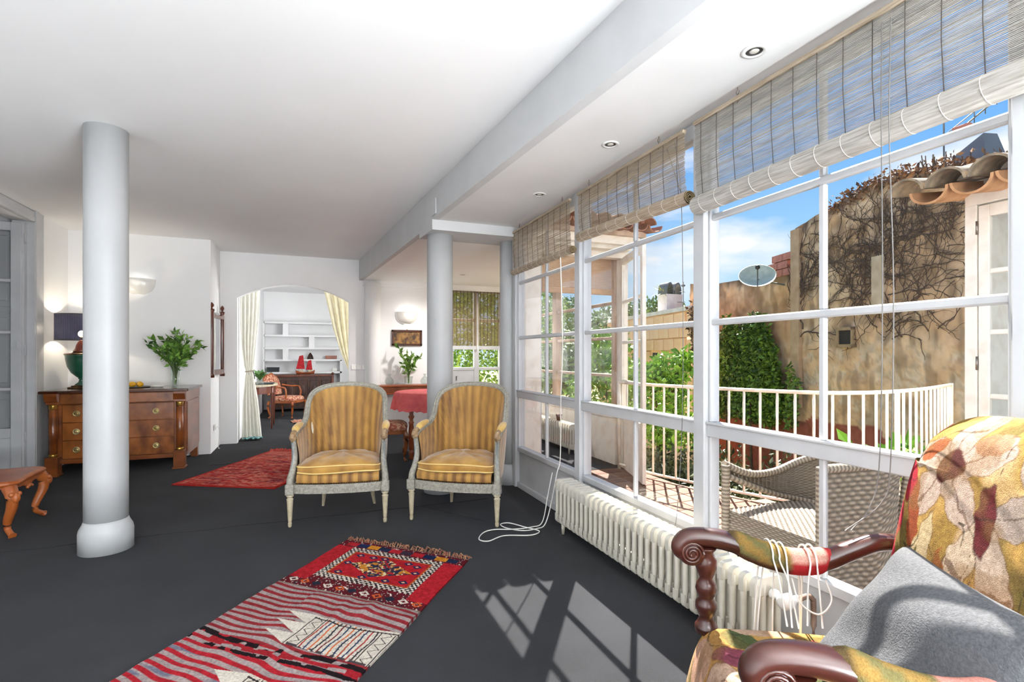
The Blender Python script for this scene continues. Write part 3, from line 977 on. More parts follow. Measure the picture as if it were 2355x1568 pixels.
def commode():
    t = thing('chest_of_drawers', 'walnut chest of drawers with turned corner columns against the back wall', 'chest of drawers', (-1.98, 7.27, 0))
    X0, X1 = -.63, .66
    B(X0 - .04, X1 + .03, -.44, .40, .885, .915, .006).build('top', 'walnut_dark', t)
    b = MB().box(X0 + .02, X1 - .01, -.335, .40, .125, .765, .003)
    b.build('body', 'walnut', t)
    B(X0 + .01, X1, -.40, .40, .765, .885, .004).build('frieze_body', 'walnut', t)
    dr = B(X0 + .13, X1 - .12, -.412, -.38, .772, .878, .004).build('frieze_drawer', 'walnut_burl', t)
    for sx, xx in ((-1, X0 + .06), (1, X1 - .06)):
        MB().prism([(-.44, .885), (-.44, .86), (-.415, .80), (-.36, .768), (-.36, .885)], xx - .055, xx + .055, 'x').build('bracket', 'walnut', t)
    for i, (z0, z1) in enumerate(((.565, .758), (.37, .56), (.172, .365))):
        o = B(X0 + .135, X1 - .125, -.355, -.33, z0, z1, .004).build('drawer', 'walnut_burl', t)
        for kx in (-.37, .36):
            k = MB()
            M_ = Matrix.Translation((kx, -.355, (z0 + z1) / 2)) @ Matrix.Rotation(PI / 2, 4, 'X')
            k.lathe([(.034, 0), (.033, .008), (.025, .012), (.024, .005), (.010, .005), (.008, .018), (.013, .026), (.0, .031)], 20, M=M_)
            k.build('knob', 'knob_brass', o)
    B(X0 + .03, X1 - .02, -.365, .395, .12, .168, .004).build('base_rail', 'walnut', t)
    for xx in (X0 + .065, X1 - .065):
        MB().lathe([(.033, .235), (.036, .45), (.034, .72)], 24, (xx, -.375, 0)).build('corner_column', 'walnut', t)
        MB().lathe([(.036, .208), (.040, .214), (.038, .232), (.034, .238)], 24, (xx, -.375, 0)).build('gilt_base', 'gilt', t)
        MB().lathe([(.034, .715), (.038, .725), (.037, .75), (.040, .765)], 24, (xx, -.375, 0)).build('gilt_capital', 'gilt', t)
        f = MB().box(xx - .055, xx + .055, -.43, -.31, .018, .208, .005)
        f.build('foot', 'walnut', t)
        B(xx - .065, xx + .065, -.44, -.30, 0, .02, .004).build('foot_plate', 'walnut', t)
    for xx in (X0 + .05, X1 - .05):
        B(xx - .04, xx + .04, .32, .40, 0, .13, .004).build('back_foot', 'walnut', t)
    q = B(X1 - .012, X1 + .0, -.30, .38, .175, .755, .003).build('side_panel', 'walnut', t)
commode()

# ------------------------------------------------------------------ table lamp on the chest
mk('lamp_green', '1f5a45', '143a2e', sc=6, rough=0.3, coat=0.4)
mk('lamp_bronze', '6a4a24', '2f2214', sc=12, rough=0.35, metal=0.5)
mk('lamp_red', '5a1d12', '7d3a1e', sc=9, rough=0.3, coat=0.4)
mk('lamp_shade_cloth', '4a4a63', '2f3048', sc=5, rough=0.8, alpha=0.88)
mk('lit_bulb', 'ffffff', emit=('fff1d8', 14.0))
t = thing('table_lamp', 'green urn table lamp with a pleated navy shade on the chest of drawers', 'lamp', (-2.44, 7.32, .916))
MB().box(-.10, .10, -.10, .10, 0, .018, .004).box(-.075, .075, -.075, .075, .018, .034, .004).build('base', 'lamp_bronze', t)
MB().lathe([(.065, .034), (.06, .045), (.03, .07), (.022, .10), (.032, .112), (.03, .12), (.05, .135), (.095, .18), (.13, .25), (.146, .33), (.15, .375), (.157, .385)], 32).build('urn', 'lamp_green', t)
MB().lathe([(.157, .385), (.16, .392), (.153, .40), (.09, .405), (.075, .42)], 32).build('rim', 'lamp_bronze', t)
MB().lathe([(.075, .415), (.08, .43), (.06, .46), (.05, .50), (.035, .53), (.022, .545), (.018, .56)], 24).build('lid', 'lamp_red', t)
MB().lathe([(.014, .55), (.014, .59)], 12).build('socket', 'brass', t)
MB().ball((0, 0, .625), .034, 16, 10, (1, 1, 1.1)).build('bulb', 'lit_bulb', t)
P = []
for z in (.555, .60, .70, .80, .845):
    P.append([((.235 + .004 * (k % 2)) * math.cos(2 * PI * k / 140), (.235 + .004 * (k % 2)) * math.sin(2 * PI * k / 140), z) for k in range(140)])
MB().grid(P, smooth=False, cv=True).build('lamp_shade', 'lamp_shade_cloth', t)
for z in (.555, .845):
    MB().tube([(.238 * math.cos(2 * PI * k / 48), .238 * math.sin(2 * PI * k / 48), z) for k in range(48)], .004, 5, closed=True).build('shade_hem', 'black', t)
lamp('table_lamp_light', 'POINT', (-2.44, 7.32, .916 + .68), 8.0, (1.0, 0.86, 0.66), shadow_soft_size=0.03)

# ------------------------------------------------------------------ vases, fruit, dish
mk('leaf', 'ffffff', attr=True, rough=0.5, spec=0.4, subs=0.0)
mk('stem_green', '5d7a34', '44602a', sc=20, rough=0.6)
mk('stem_brown', '5a4530', '3f2f20', sc=20, rough=0.8)
mk('lemon', 'eab526', 'd99a16', sc=18, rough=0.45, bump=0.15, bsc=120)
mk('china', 'f1efe9', rough=0.25)
mk('tray', '2c2320', rough=0.4)
mk('water', 'dfe8e0', rough=0.05, trans=1.0)

def bouquet(loc, label, vase_prof, branches, seed, leaf_sz, c1, c2, group, per=20):
    t = thing('vase', label, 'vase', loc, 0, group)
    MB().lathe(vase_prof, 28).build('glass_body', 'vase_glass', t)
    st = MB()
    rg = random.Random(seed)
    pts = []
    for (dx, dy, h) in branches:
        p = crom([(dx * .03, dy * .03, .02), (dx * .12, dy * .12, h * .42), (dx * .55, dy * .55, h * .75), (dx, dy, h)], 14)
        st.tube([tuple(a) for a in p], [.0045 - .0025 * i / 13 for i in range(14)], 6)
        for k in range(per):
            f_ = rg.uniform(.42, 1.0)
            i = min(int(f_ * 13), 12)
            pts.append(p[i] + (p[i + 1] - p[i]) * rg.random())
    st.build('stems', 'stem_green', t)
    P_ = np.array(pts)
    ctr = np.array([0, 0, P_[:, 2].min()])
    N0 = (P_ - ctr); N0 /= np.linalg.norm(N0, axis=1)[:, None]
    place('foliage', leaves('foliage', P_, leaf_sz, 'leaf', seed, c1, c2, 2.1, 0.0, N0), t)
    return t
rg = random.Random(11)
br = [(.28, .02, .50), (.22, .08, .56), (-.24, -.02, .58), (-.30, .03, .53), (-.15, .06, .62), (0, 0, .66), (.08, -.06, .63), (-.05, -.1, .6), (.15, -.05, .60), (-.2, .1, .47), (.2, .12, .46), (.05, .1, .64), (-.1, -.05, .5), (.1, .02, .5), (.02, -.12, .48), (-.08, .12, .55), (.12, -.1, .42), (-.02, .05, .57)]
bouquet((-1.53, 7.38, .915), 'tall glass vase of leafy green branches on the chest of drawers',
        [(.0, .004), (.042, .004), (.048, .0), (.05, .01), (.046, .09), (.05, .18), (.062, .28), (.066, .30), (.062, .298), (.046, .18), (.042, .09), (.044, .015), (.0, .012)], br, 5, .085, '274d16', '7fae45', 'vases of green branches', 24)
for k, (dx, dy, s) in enumerate(((0, 0, .034), (.088, -.03, .033), (.05, .085, .033))):
    t = thing('lemon', ['yellow lemon half hidden behind the white column', 'yellow lemon with a dark stem, nearest the white dish', 'yellow lemon at the back of the small group'][k], 'fruit', (-1.925 + dx, 7.2 + dy, .925 + s * .9), k * 1.3, 'lemons on the chest of drawers')
    MB().lathe([(.0, -s * 1.35), (s * .25, -s * 1.2), (s * .7, -s * .8), (s, 0), (s * .75, s * .75), (s * .3, s * 1.15), (.0, s * 1.3)], 16, M=Matrix.Rotation(PI / 2, 4, 'Y')).build('peel', 'lemon', t)
    MB().tube([(s * 1.25, 0, 0), (s * 1.6, .005, .02)], .003, 5).build('stalk', 'stem_brown', t)
o = MB().lathe([(.0, .0), (.13, .0), (.15, .012), (.145, .013), (.12, .006), (.0, .005)], 32).build('fruit_tray', 'tray', None, (-1.885, 7.22, .915))
tag(o, 'flat dark tray under the lemons', 'tray')
o = MB().lathe([(.0, .0), (.05, .0), (.072, .022), (.075, .03), (.068, .03), (.05, .008), (.0, .007)], 28).build('dish', 'china', None, (-1.665, 7.16, .915))
tag(o, 'small round white dish on the chest of drawers', 'dish')

# ------------------------------------------------------------------ wall lights
def sconce(loc, label, watts=0.3):
    t = thing('wall_light', label, 'light', loc, 0, 'half-bowl wall lights')
    P = []
    for z, r in ((0, .05), (.02, .10), (.05, .14), (.09, .165), (.14, .176), (.19, .18), (.195, .17)):
        P.append([(r * math.cos(PI + PI * k / 24), r * .62 * math.sin(PI + PI * k / 24), z) for k in range(25)])
    MB().grid(P).build('bowl', 'china', t)
    B(-.05, .05, -.012, 0, .05, .16, .004).build('back_plate', 'china', t)
    lamp('wall_light_fill', 'POINT', (loc[0], loc[1] - .10, loc[2] + .15), watts, (1.0, 0.97, 0.93), shadow_soft_size=0.05)  # light added to lift wall and ceiling; the fixture itself is unlit
sconce((-1.985, 7.698, 2.06), 'white half-bowl wall light above the chest of drawers')
sconce((1.50, 8.468, 1.81), 'white half-bowl wall light above the small dark picture', 0.9)

# ------------------------------------------------------------------ mirror on the short wall
mk('mirror_glass', 'dcdfe2', rough=0.05, metal=1.0)
mk('mahogany', '6e331b', '4a2010', sc=6, rough=0.3, stretch=(1, 1, .4), coat=0.4)
mk('red_wood', 'a3542a', '7c3716', sc=7, rough=0.35, stretch=(.4, 1, 1), coat=0.4)
mk('orange_wood', 'b0622e', '8a4319', sc=6, rough=0.4, stretch=(1, 1, .5), bump=0.15, bsc=60)
ang = math.atan2(.05, .52)
t = thing('wall_mirror', 'narrow mirror in a turned mahogany frame beside the archway', 'mirror', (-1.168, 8.0, 1.0), -ang)
MB().box(-.012, .0, -.25, .25, .06, .88).build('mirror_glass', 'mirror_glass', t)
for s in (-1, 1):
    MB().lathe([(.032, .0), (.036, .04), (.030, .055), (.030, .87), (.036, .885), (.034, .905), (.012, .915), (.012, .925), (.028, .945), (.03, .96), (.016, .985), (.0, 1.0)], 14, (0.0, s * .265, 0)).build('stile', 'mahogany', t)
B(-.02, .022, -.24, .24, .03, .10, .006).build('rail', 'mahogany', t)
MB().prism([(-.24, .87), (-.24, .80), (.24, .80), (.24, .87), (.12, .84), (-.12, .84)], -.02, .022, 'x').build('rail', 'mahogany', t)

# sockets, switches
for i in range(3):
    o = B(-.036, .036, -.008, 0, -.04, .04, .003).build('light_switch', 'china', None, (.662 + i * .077, 8.468, 1.105))
    tag(o, ['white light switch nearest the archway, first of three', 'white light switch in the middle of three', 'white light switch nearest the half-round column'][i], 'switch', 'row of three switches')
t = thing('wall_socket', 'white wall socket with a short cable low beside the archway', 'socket', (-1.195, 7.95, .32))
B(0, .012, -.04, .04, -.04, .04, .003).build('plate', 'china', t)
MB().tube(crom([(.012, 0, 0), (.05, .02, -.01), (.05, .08, -.12), (.03, .12, -.30), (.04, .16, -.316)], 20), .004, 6).build('cable', 'cord_white', t)

# ------------------------------------------------------------------ carved stool at the left
t = thing('carved_stool', 'carved wooden low stool with curved legs at the left edge', 'stool', (-2.28, 4.95, 0), math.radians(4))
def wav(n=64):
    pts = []
    for i in range(n):
        a = 2 * PI * i / n
        c, s_ = math.cos(a), math.sin(a)
        r = 1.0 / (abs(c) ** 5 + abs(s_) ** 5) ** .2
        k = 1 + .045 * math.cos(4 * a) * -1 + .015 * math.cos(8 * a)
        pts.append((.33 * c * r * k, .31 * s_ * r * k))
    return pts
w_ = wav()
MB().grid([[(x * k, y * k, z) for x, y in w_] for k, z in ((.90, .355), (.96, .362), (1.0, .375), (1.005, .388), (.98, .398), (.93, .401))], cv=True).build('top_moulding', 'orange_wood', t)
MB().prism([(x * .935, y * .935) for x, y in w_], .352, .4005).build('top_panel', 'red_wood', t)
for sx in (-1, 1):
    for sy in (-1, 1):
        p = crom([(sx * .27, sy * .25, .36), (sx * .30, sy * .285, .30), (sx * .298, sy * .28, .22), (sx * .265, sy * .25, .12), (sx * .262, sy * .245, .06), (sx * .29, sy * .275, .025), (sx * .305, sy * .29, .012)], 22)
        leg = MB().tube([tuple(q) for q in p], [.045 - .026 * min(1, i / 15) + (.006 if i > 19 else 0) for i in range(22)], 10)
        lo_ = leg.build('leg', 'orange_wood', t)
        MB().ball((sx * .325, sy * .30, .285), .028, 10, 6, (1, 1, 1.4)).ball((sx * .308, sy * .318, .31), .018, 8, 6).ball((sx * .335, sy * .278, .31), .018, 8, 6).build('carving', 'orange_wood', lo_)
for ax in (0, 1):
    for s in (-1, 1):
        P = []
        for i in range(25):
            q = -1 + 2 * i / 24
            dz = .055 - .035 * math.cos(q * PI * 1.0) - .02 * math.cos(q * 3 * PI) * .6
            a = q * .26
            o_ = (.27 if ax == 0 else .29) * s
            row = []
            for off, z in ((.0, .36), (.012 * s, .355), (.012 * s, .30 + dz * .6), (0, .298 + dz * .6)):
                row.append((a, o_ + off, z) if ax == 0 else (o_ + off, a, z))
            P.append(row)
        ap = MB().grid(P, cv=True, smooth=False).build('apron', 'orange_wood', t)
        c = MB()
        for k in range(-2, 3):
            c.ball(((k * .018), s * (.285), .315 - .006 * abs(k)) if ax == 0 else (s * .305, k * .018, .315 - .006 * abs(k)), .013, 8, 5)
        c.build('carving', 'orange_wood', ap)

# ------------------------------------------------------------------ red rug in front of the chest
mk('wool', 'ffffff', 'c9c4bd', sc=90, rough=0.95, attr=True, bump=0.5, bsc=300, lo=0.3, hi=0.75, spec=0.1)
mk('fringe_red', 'a52b26', 'c8533f', sc=40, rough=0.95)
mk('fringe_cream', 'b78a66', '8a4a3a', sc=40, rough=0.95)

def vnoise(U, V, seed, f):
    """smooth value noise on a lattice."""
    rg = np.random.default_rng(seed)
    T = rg.uniform(0, 1, (64, 64))
    x, y = U * f, V * f
    i, j = np.floor(x).astype(int), np.floor(y).astype(int)
    a, b = x - i, y - j
    a = a * a * (3 - 2 * a); b = b * b * (3 - 2 * b)
    g = lambda p, q: T[p % 64, q % 64]
    return (g(i, j) * (1 - a) + g(i + 1, j) * a) * (1 - b) + (g(i, j + 1) * (1 - a) + g(i + 1, j + 1) * a) * b

def rug(name, label, origin, u, v, W, L, nu, nv, paint, height, thick=.008):
    """origin corner, unit vectors u (width) and v (length) on the floor."""
    t = thing(name, label, 'rug', (origin[0], origin[1], 0))
    U, V = np.meshgrid(np.linspace(0, W, nu), np.linspace(0, L, nv), indexing='ij')
    C = paint(U, V)
    Zt = thick + height(U, V)
    wob = .008 * np.sin(V * 9 + .5) * (U / W - .5)
    X = u[0] * (U + wob) + v[0] * V
    Y = u[1] * (U + wob) + v[1] * V
    top = np.stack([X, Y, Zt], -1).reshape(-1, 3)
    idx = np.arange(nu * nv).reshape(nu, nv)
    F = np.stack([idx[:-1, :-1], idx[1:, :-1], idx[1:, 1:], idx[:-1, 1:]], -1).reshape(-1, 4)
    edge = np.concatenate([idx[:, 0], idx[-1, 1:], idx[-2::-1, -1], idx[0, -2:0:-1]])
    bot = top[edge].copy(); bot[:, 2] = .001
    n0 = len(top)
    k = np.arange(len(edge)); k2 = (k + 1) % len(edge)
    S = np.stack([edge[k], edge[k2], n0 + k2, n0 + k], -1)
    Vv = np.concatenate([top, bot]); Cc = np.concatenate([C.reshape(-1, 3), C.reshape(-1, 3)[edge]])
    o = place('weave', npmesh('weave', Vv, np.concatenate([F, S]), 'wool', Cc, True), t)
    return t

def mixc(C, mask, col):
    m = np.clip(mask, 0, 1)[..., None]
    return C * (1 - m) + np.array(lin(col)) * m

def paint_red(U, V):
    n1, n2, n3 = vnoise(U, V * 2.2, 1, 26), vnoise(U * .6, V * 3, 2, 9), vnoise(U, V * 2, 3, 60)
    C = np.ones(U.shape + (3,)) * np.array(lin('c23834'))
    C = mixc(C, np.clip((n1 - .5) * 4, 0, .8), 'e08a76')
    C = mixc(C, np.clip((n2 - .55) * 5, 0, .75), '7a1233')
    C = mixc(C, np.clip((n3 - .72) * 6, 0, .9), '4f0d1c')
    fade = np.clip((V - 1.0) / .8, 0, 1) * .5
    C = mixc(C, fade * (.6 + .4 * n1), 'd98673')
    wav_ = .5 + .5 * np.sin(V * 60 + 6 * n1 + 5 * np.sin(U * 9))
    C = mixc(C, np.clip((wav_ - .7) * 2, 0, .5), 'e09080')
    bd = np.minimum(np.minimum(U, 1.10 - U), V)
    C = mixc(C, (bd < .035).astype(float) * .9, 'c2332b')
    return C
t = rug('red_rug', 'faded red pile rug lying behind the left striped armchair', (-1.27, 5.98), (.872, -.49), (.44, .898), 1.10, 1.78, 120, 200, paint_red,
        lambda U, V: .004 * np.sin(U * 7) * np.cos(V * 5) + .004)
fr = MB()
rg = random.Random(3)
for i in range(60):
    a = 1.10 * i / 59
    b0 = (a * .872 + 1.78 * .44, a * -.49 + 1.78 * .898)
    l = rg.uniform(.05, .09); dx = rg.uniform(-.03, .03)
    fr.tube([(b0[0], b0[1], .008), (b0[0] + .44 * l * .5, b0[1] + .898 * l * .5, .022 + rg.random() * .02), (b0[0] + .44 * l + dx, b0[1] + .898 * l - dx, .006)], .007, 5)
q = fr.build('fringe', 'fringe_red', t); q['kind'] = 'stuff'

# ------------------------------------------------------------------ kilim in the foreground
def paint_kilim(U, V):
    W = .94
    n = vnoise(U, V, 7, 55); nb = vnoise(U, V, 8, 8); nf = vnoise(U, V, 9, 110)
    C = np.ones(U.shape + (3,)) * np.array(lin('7d1f26'))
    # striped field
    ph = V + .012 * np.sin(U * 7.5 + V * 5) + .01 * np.sin(U * 15 + 2) + .006 * (nb - .5) * 4
    st = .5 + .5 * np.sin(ph * 2 * PI / .046)
    fld = V > .68
    base = np.ones(U.shape + (3,)) * np.array(lin('a89a98'))
    base = mixc(base, np.clip((nf - .45) * 3, 0, .55), '8b8589')
    base = mixc(base, np.clip((vnoise(U * .5, V * 3, 12, 14) - .62) * 5, 0, .7) * (V > 1.35), '4d5f7c')
    red = np.where((V > 1.2)[..., None], np.array(lin('a8202b')), np.array(lin('8f2a30')))
    red = red * (.8 + .4 * n[..., None])
    sm = np.clip((st - .46) * 7, 0, 1)[..., None]
    S = base * (1 - sm) + red * sm
    C = np.where(fld[..., None], S, C)
    # bright pile block (v 0 .. .68)
    blk = V < .69
    dark = np.clip((n - .45) * 4, 0, 1)
    D = np.ones(U.shape + (3,)) * np.array(lin('6b1620'))
    D = mixc(D, np.clip((nf - .5) * 5, 0, .8), '2e2430')
    D = mixc(D, ((nf > .80)).astype(float), 'e6d2c4')
    side = (np.minimum(U, W - U) < .13) & (V > .10) & (V < .60)
    D = np.where(side[..., None], np.array(lin('b3222c')) * (.75 + .5 * n[..., None]), D)
    # inner field
    iu, iv = U - .13, V - .10
    w_, h_ = W - .26, .44
    ins = (iu > 0) & (iu < w_) & (iv > 0) & (iv < h_)
    d = np.minimum(np.minimum(iu, w_ - iu), np.minimum(iv, h_ - iv))
    I = np.ones(U.shape + (3,)) * np.array(lin('b01f28')) * (.75 + .5 * n[..., None])
    chk = np.sin(U * 2 * PI / .034) * np.sin(V * 2 * PI / .034) + .9 * (nf - .5)
    bord = (d < .055)
    I = np.where(bord[..., None], np.where((chk > 0)[..., None], np.array(lin('e3d8cb')), np.array(lin('2d2126'))), I)
    I = np.where(((d > .055) & (d < .066))[..., None], np.array(lin('c25a23')), I)
    # medallion in the middle
    cu, cv = w_ / 2, h_ / 2
    rr = np.abs(iu - cu) / .23 + np.abs(iv - cv) / .125
    med = (rr < 1) & ins
    nz = vnoise(U, V, 21, 48)
    Mc = np.ones(U.shape + (3,)) * np.array(lin('3a3140'))
    Mc = mixc(Mc, (nz > .55).astype(float), 'c9822c')
    Mc = mixc(Mc, (nz < .30).astype(float), 'b3222c')
    Mc = mixc(Mc, ((vnoise(U, V, 22, 70) > .75)).astype(float), 'e9d6a8')
    Mc = mixc(Mc, ((vnoise(U, V, 23, 40) > .72)).astype(float), '24304f')
    I = np.where(med[..., None], Mc, I)
    rg = np.random.default_rng(5)
    for (a, b) in ((.12, .10), (.30, .09), (.48, .10), (.58, .20), (.10, .22), (.57, .33), (.12, .35), (.30, .36), (.46, .35), (.22, .10), (.55, .12)):
        q = np.abs(iu - a) / .035 + np.abs(iv - b) / .026
        I = np.where(((q < 1) & (q > .45))[..., None], np.array(lin('1f2c55')), I)
        I = np.where((q <= .35)[..., None], np.array(lin('d8c4a0')), I)
    D = np.where(ins[..., None], I, D)
    # coloured tabs along the top edge
    tab = (V > .03) & (V < .085) & (U > .05) & (U < W - .05)
    ti = np.floor((U - .05) / .085).astype(int) % 6
    pal = np.array([lin('b3222c'), lin('1f2c55'), lin('d8902a'), lin('24304f'), lin('c02a34'), lin('3a3040')])
    D = np.where(tab[..., None], pal[ti] * (.8 + .4 * n[..., None]), D)
    # lozenges of the lower border
    for i in range(11):
        a = .06 + i * .083
        q = np.abs(U - a) / .034 + np.abs(V - .622) / .028
        col = ['e3d8cb', 'd0602c', '232c3c'][i % 3]
        m_ = (q < 1) & ((q > .5) | (i % 3 == 2))
        D = np.where(m_[..., None], np.array(lin(col)), D)
    C = np.where(blk[..., None], D, C)
    C = np.where(((V > .675) & (V < .69))[..., None], np.array(lin('8f8179')), C)
    # dark tufts across the stripes
    tv = 1.20 + .02 * np.sin(U * 6)
    for o_, th_ in ((0, .016), (.065, .012)):
        m_ = (np.abs(V - tv - o_) < th_) & (vnoise(U, V, 31, 30) > .42)
        C = np.where(m_[..., None], np.array(lin('1d1418')), C)
    rb = (np.abs(V - tv - .032) < .018)
    C = np.where((rb & (vnoise(U, V, 33, 26) > .5))[..., None], np.array(lin('9d2029')), C)
    # cream panels with embroidered lines and pointed tongues
    for (u0, v0, v1) in ((.46, .90, 1.155), (.50, 1.37, 1.75)):
        pan = (U > u0) & (V > v0 + .02 * np.sin((U - u0) * 8)) & (V < v1)
        ton = np.zeros_like(pan)
        k = 3 if v1 < 1.3 else 3
        for i in range(k):
            c = v0 + (v1 - v0) * (i + .5) / k
            hw = (v1 - v0) / k / 2
            ton |= (U > u0 - .17) & (U <= u0) & (np.abs(V - c + (u0 - U) * .16) < hw * (1 - (u0 - U) / .17))
        P = np.ones(U.shape + (3,)) * np.array(lin('d8cfc2'))
        P = mixc(P, np.clip((nf - .5) * 2, 0, .4), 'b9b0a8')
        fu = U - u0
        cols = ['a83a2e', '2d4468', 'cf6a3c', '2c2c34', '7d3030', '24405e', 'cc6a3a', '24344e', 'b05038', '2c4060', 'a84038', '3a3438']
        inner = (fu > .085) & (fu < .39) & (V > v0 + .02)
        for i in range(12):
            c = .095 + i * .0262 + .004 * np.sin(V * 28 + i)
            m_ = inner & (np.abs(fu - c) < .0042)
            P = np.where(m_[..., None], np.array(lin(cols[i])), P)
            tick = inner & (np.abs(fu - c) < .012) & (np.abs(np.sin(V * 2 * PI / .05 + i * 1.3)) < .12)
            P = np.where((tick & (i % 2 == 1))[..., None], np.array(lin(cols[i])), P)
        for cc in (.045, .435):
            zz = np.abs(((V * 18 + (0 if cc < .1 else .3)) % 1) - .5) * .085 - .021
            m_ = (np.abs(fu - cc - zz) < .0035) & (V > v0 + .015)
            P = np.where(m_[..., None], np.array(lin('3a3436')), P)
            for e in (-.036, .036):
                P = np.where((np.abs(fu - cc - e) < .0028)[..., None] & (V > v0 + .015)[..., None], np.array(lin('2c2628')), P)
        P = np.where((np.abs(V - v0 - .02 - .02 * np.sin(fu * 8)) < .004)[..., None], np.array(lin('2c2628')), P)
        P = np.where(((V > v1 - .014) & (n > .35))[..., None], np.array(lin('4a4448')), P)
        P = np.where(ton[..., None] & (U <= u0)[..., None], np.array(lin('d9d2c6')), P)
        C = np.where((pan | ton)[..., None], P, C)
    return C
def kh(U, V):
    h = .006 * np.exp(-((V - .78) / .07) ** 2) * (1 + np.sin(U * 22)) * (U > .3)
    h += .010 * np.exp(-((U - .52 - .2 * (V - .7)) / .035) ** 2) * np.exp(-((V - .82) / .16) ** 2)
    h += .012 * np.exp(-((U - .68) / .03) ** 2) * np.exp(-((V - .76) / .09) ** 2)
    h += .003 * np.sin(V * 22 + U * 4) ** 2 * (V > .7) + .003
    return h
t = rug('kilim_rug', 'long red and grey kilim rug with cream embroidered panels in the foreground', (.253, 3.749), (.722, -.692), (-.607, -.795), .94, 2.35, 330, 760, paint_kilim, kh, .005)
fr = MB(); rg = random.Random(8)
for i in range(80):
    a = .94 * i / 79
    b0 = (a * .722, a * -.692)
    l = rg.uniform(.015, .055) * (1.4 if 20 < i < 66 else .8); dx = rg.uniform(-.025, .025)
    fr.tube([(b0[0], b0[1], .006), (b0[0] + .607 * l * .5 + dx * .5, b0[1] + .795 * l * .5, .014 + rg.random() * .02), (b0[0] + .607 * l + dx, b0[1] + .795 * l - dx, .005)], .0035, 4)
q = fr.build('fringe', 'fringe_cream', t); q['kind'] = 'stuff'

# ------------------------------------------------------------------ study seen through the arch
mk('linen', 'f8f7f0', 'f0eee2', sc=10, rough=0.85, bump=0.1, bsc=90, lucent=0.4)
mk('linen_olive', 'e9e2c8', 'd6cca8', sc=10, rough=0.85, bump=0.1, bsc=90, lucent=0.3)
mk('teal_cloth', '2f8a92', 'a9d6d0', sc=45, rough=0.9, lo=0.42, hi=0.58)
mk('rose_brocade', '9a4a38', 'd8ab8c', sc=26, rough=0.85, lo=0.44, hi=0.58, bump=0.2, bsc=70)
mk('old_oak', '4a2817', '2a150b', sc=9, rough=0.5, bump=0.5, bsc=36, stretch=(1.4, 1, .5))
mk('oak_edge', '6f351b', '4a2312', sc=6, rough=0.4)
mk('ship_red', 'c01a22', '8e1018', sc=30, rough=0.8)
mk('black_box', '23272c', rough=0.5)
mk('rope', '9c8e78', rough=0.9)

def curtain(name, label, loc, prof, mat, nfold, tie=None, tie_mat='rope', n=120):
    """prof: list of (z, x0, x1, fold depth)."""
    t = thing(name, label, 'curtain', loc, 0, 'curtains of the archway')
    zs_ = np.linspace(prof[0][0], prof[-1][0], 44)
    pz = [p[0] for p in prof][::-1]
    P = []
    for z in zs_:
        x0 = np.interp(z, pz, [p[1] for p in prof][::-1]); x1 = np.interp(z, pz, [p[2] for p in prof][::-1]); dp = np.interp(z, pz, [p[3] for p in prof][::-1])
        row = []
        for i in range(n):
            q = i / (n - 1)
            row.append((x0 + (x1 - x0) * q, dp * math.sin(q * nfold * 2 * PI + .6 * math.sin(z * 2)) + .3 * dp * math.sin(q * nfold * 5.1 + z), z))
        P.append(row)
    m = MB().grid(P)
    m.build('drape', mat, t)
    if tie:
        z, x0, x1 = tie
        MB().tube([(x0 + (x1 - x0) / 2 + (x1 - x0) / 2 * 1.06 * math.cos(a * PI / 12), .045 * math.sin(a * PI / 12), z + .008 * math.cos(a * PI / 12)) for a in range(24)], .007, 6, closed=True).build('tie_back', tie_mat, t)
        MB().tube([(x1, -.02, z), (x1 + .015, -.03, z - .06), (x1 + .02, -.03, z - .12)], .006, 6).build('tassel', 'black_box', t)
    return t
curtain('curtain', 'cream curtain tied back at the left of the archway, hanging to the floor', (0, 8.78, 0),
        [(2.32, -.975, -.70, .030), (1.9, -.975, -.715, .034), (1.45, -.965, -.75, .034), (1.15, -.93, -.785, .024), (1.05, -.90, -.80, .020), (.95, -.915, -.785, .024), (.6, -.945, -.73, .035), (.012, -.955, -.675, .04)], 'linen', 5, (1.05, -.905, -.795))
curtain('curtain', 'olive cream curtain drawn to the right of the archway', (0, 8.78, 0),
        [(2.36, .22, .66, .030), (2.1, .28, .66, .032), (1.7, .375, .66, .030), (1.35, .48, .66, .022), (1.06, .60, .655, .012), (.9, .62, .665, .012), (.006, .60, .67, .016)], 'linen_olive', 4, None)
P = []
rg = random.Random(2)
for i in range(14):
    P.append([(-.93 + .27 * i / 13, 8.62 + .14 * j / 9, .012 + .03 * abs(math.sin(i * .9 + j * .5)) + .012 * rg.random()) for j in range(10)])
o = MB().grid(P).build('teal_throw', 'teal_cloth'); tag(o, 'crumpled teal patterned cloth on the floor under the left curtain', 'cloth')

t = thing('bookcase', 'built-in white bookcase with staggered shelves on the study wall', 'bookcase', (0, 13.4, 0))
zz = [2.055, 1.75, 1.455, 1.175, .878]
for k, z in enumerate(zz):
    B(-.97, .70 if k < 3 else .74, -.32, 0, z - .022, z + .022).build('shelf', 'shelf_paint', t)
for (x, k) in ((-.47, 0), (.10, 1), (-.47, 2), (.13, 3)):
    B(x - .10, x + .02, -.30, 0, zz[k + 1] + .022, zz[k] - .022).build('divider', 'shelf_paint', t)
B(.70, .76, -.32, 0, 0, 1.175).build('upright', 'shelf_paint', t)
B(-.99, -.955, -.32, 0, .86, 2.07).build('upright', 'shelf_paint', t)
B(-.99, .70, -.02, 0, .86, 2.05).build('back_panel', 'shelf_paint', t)

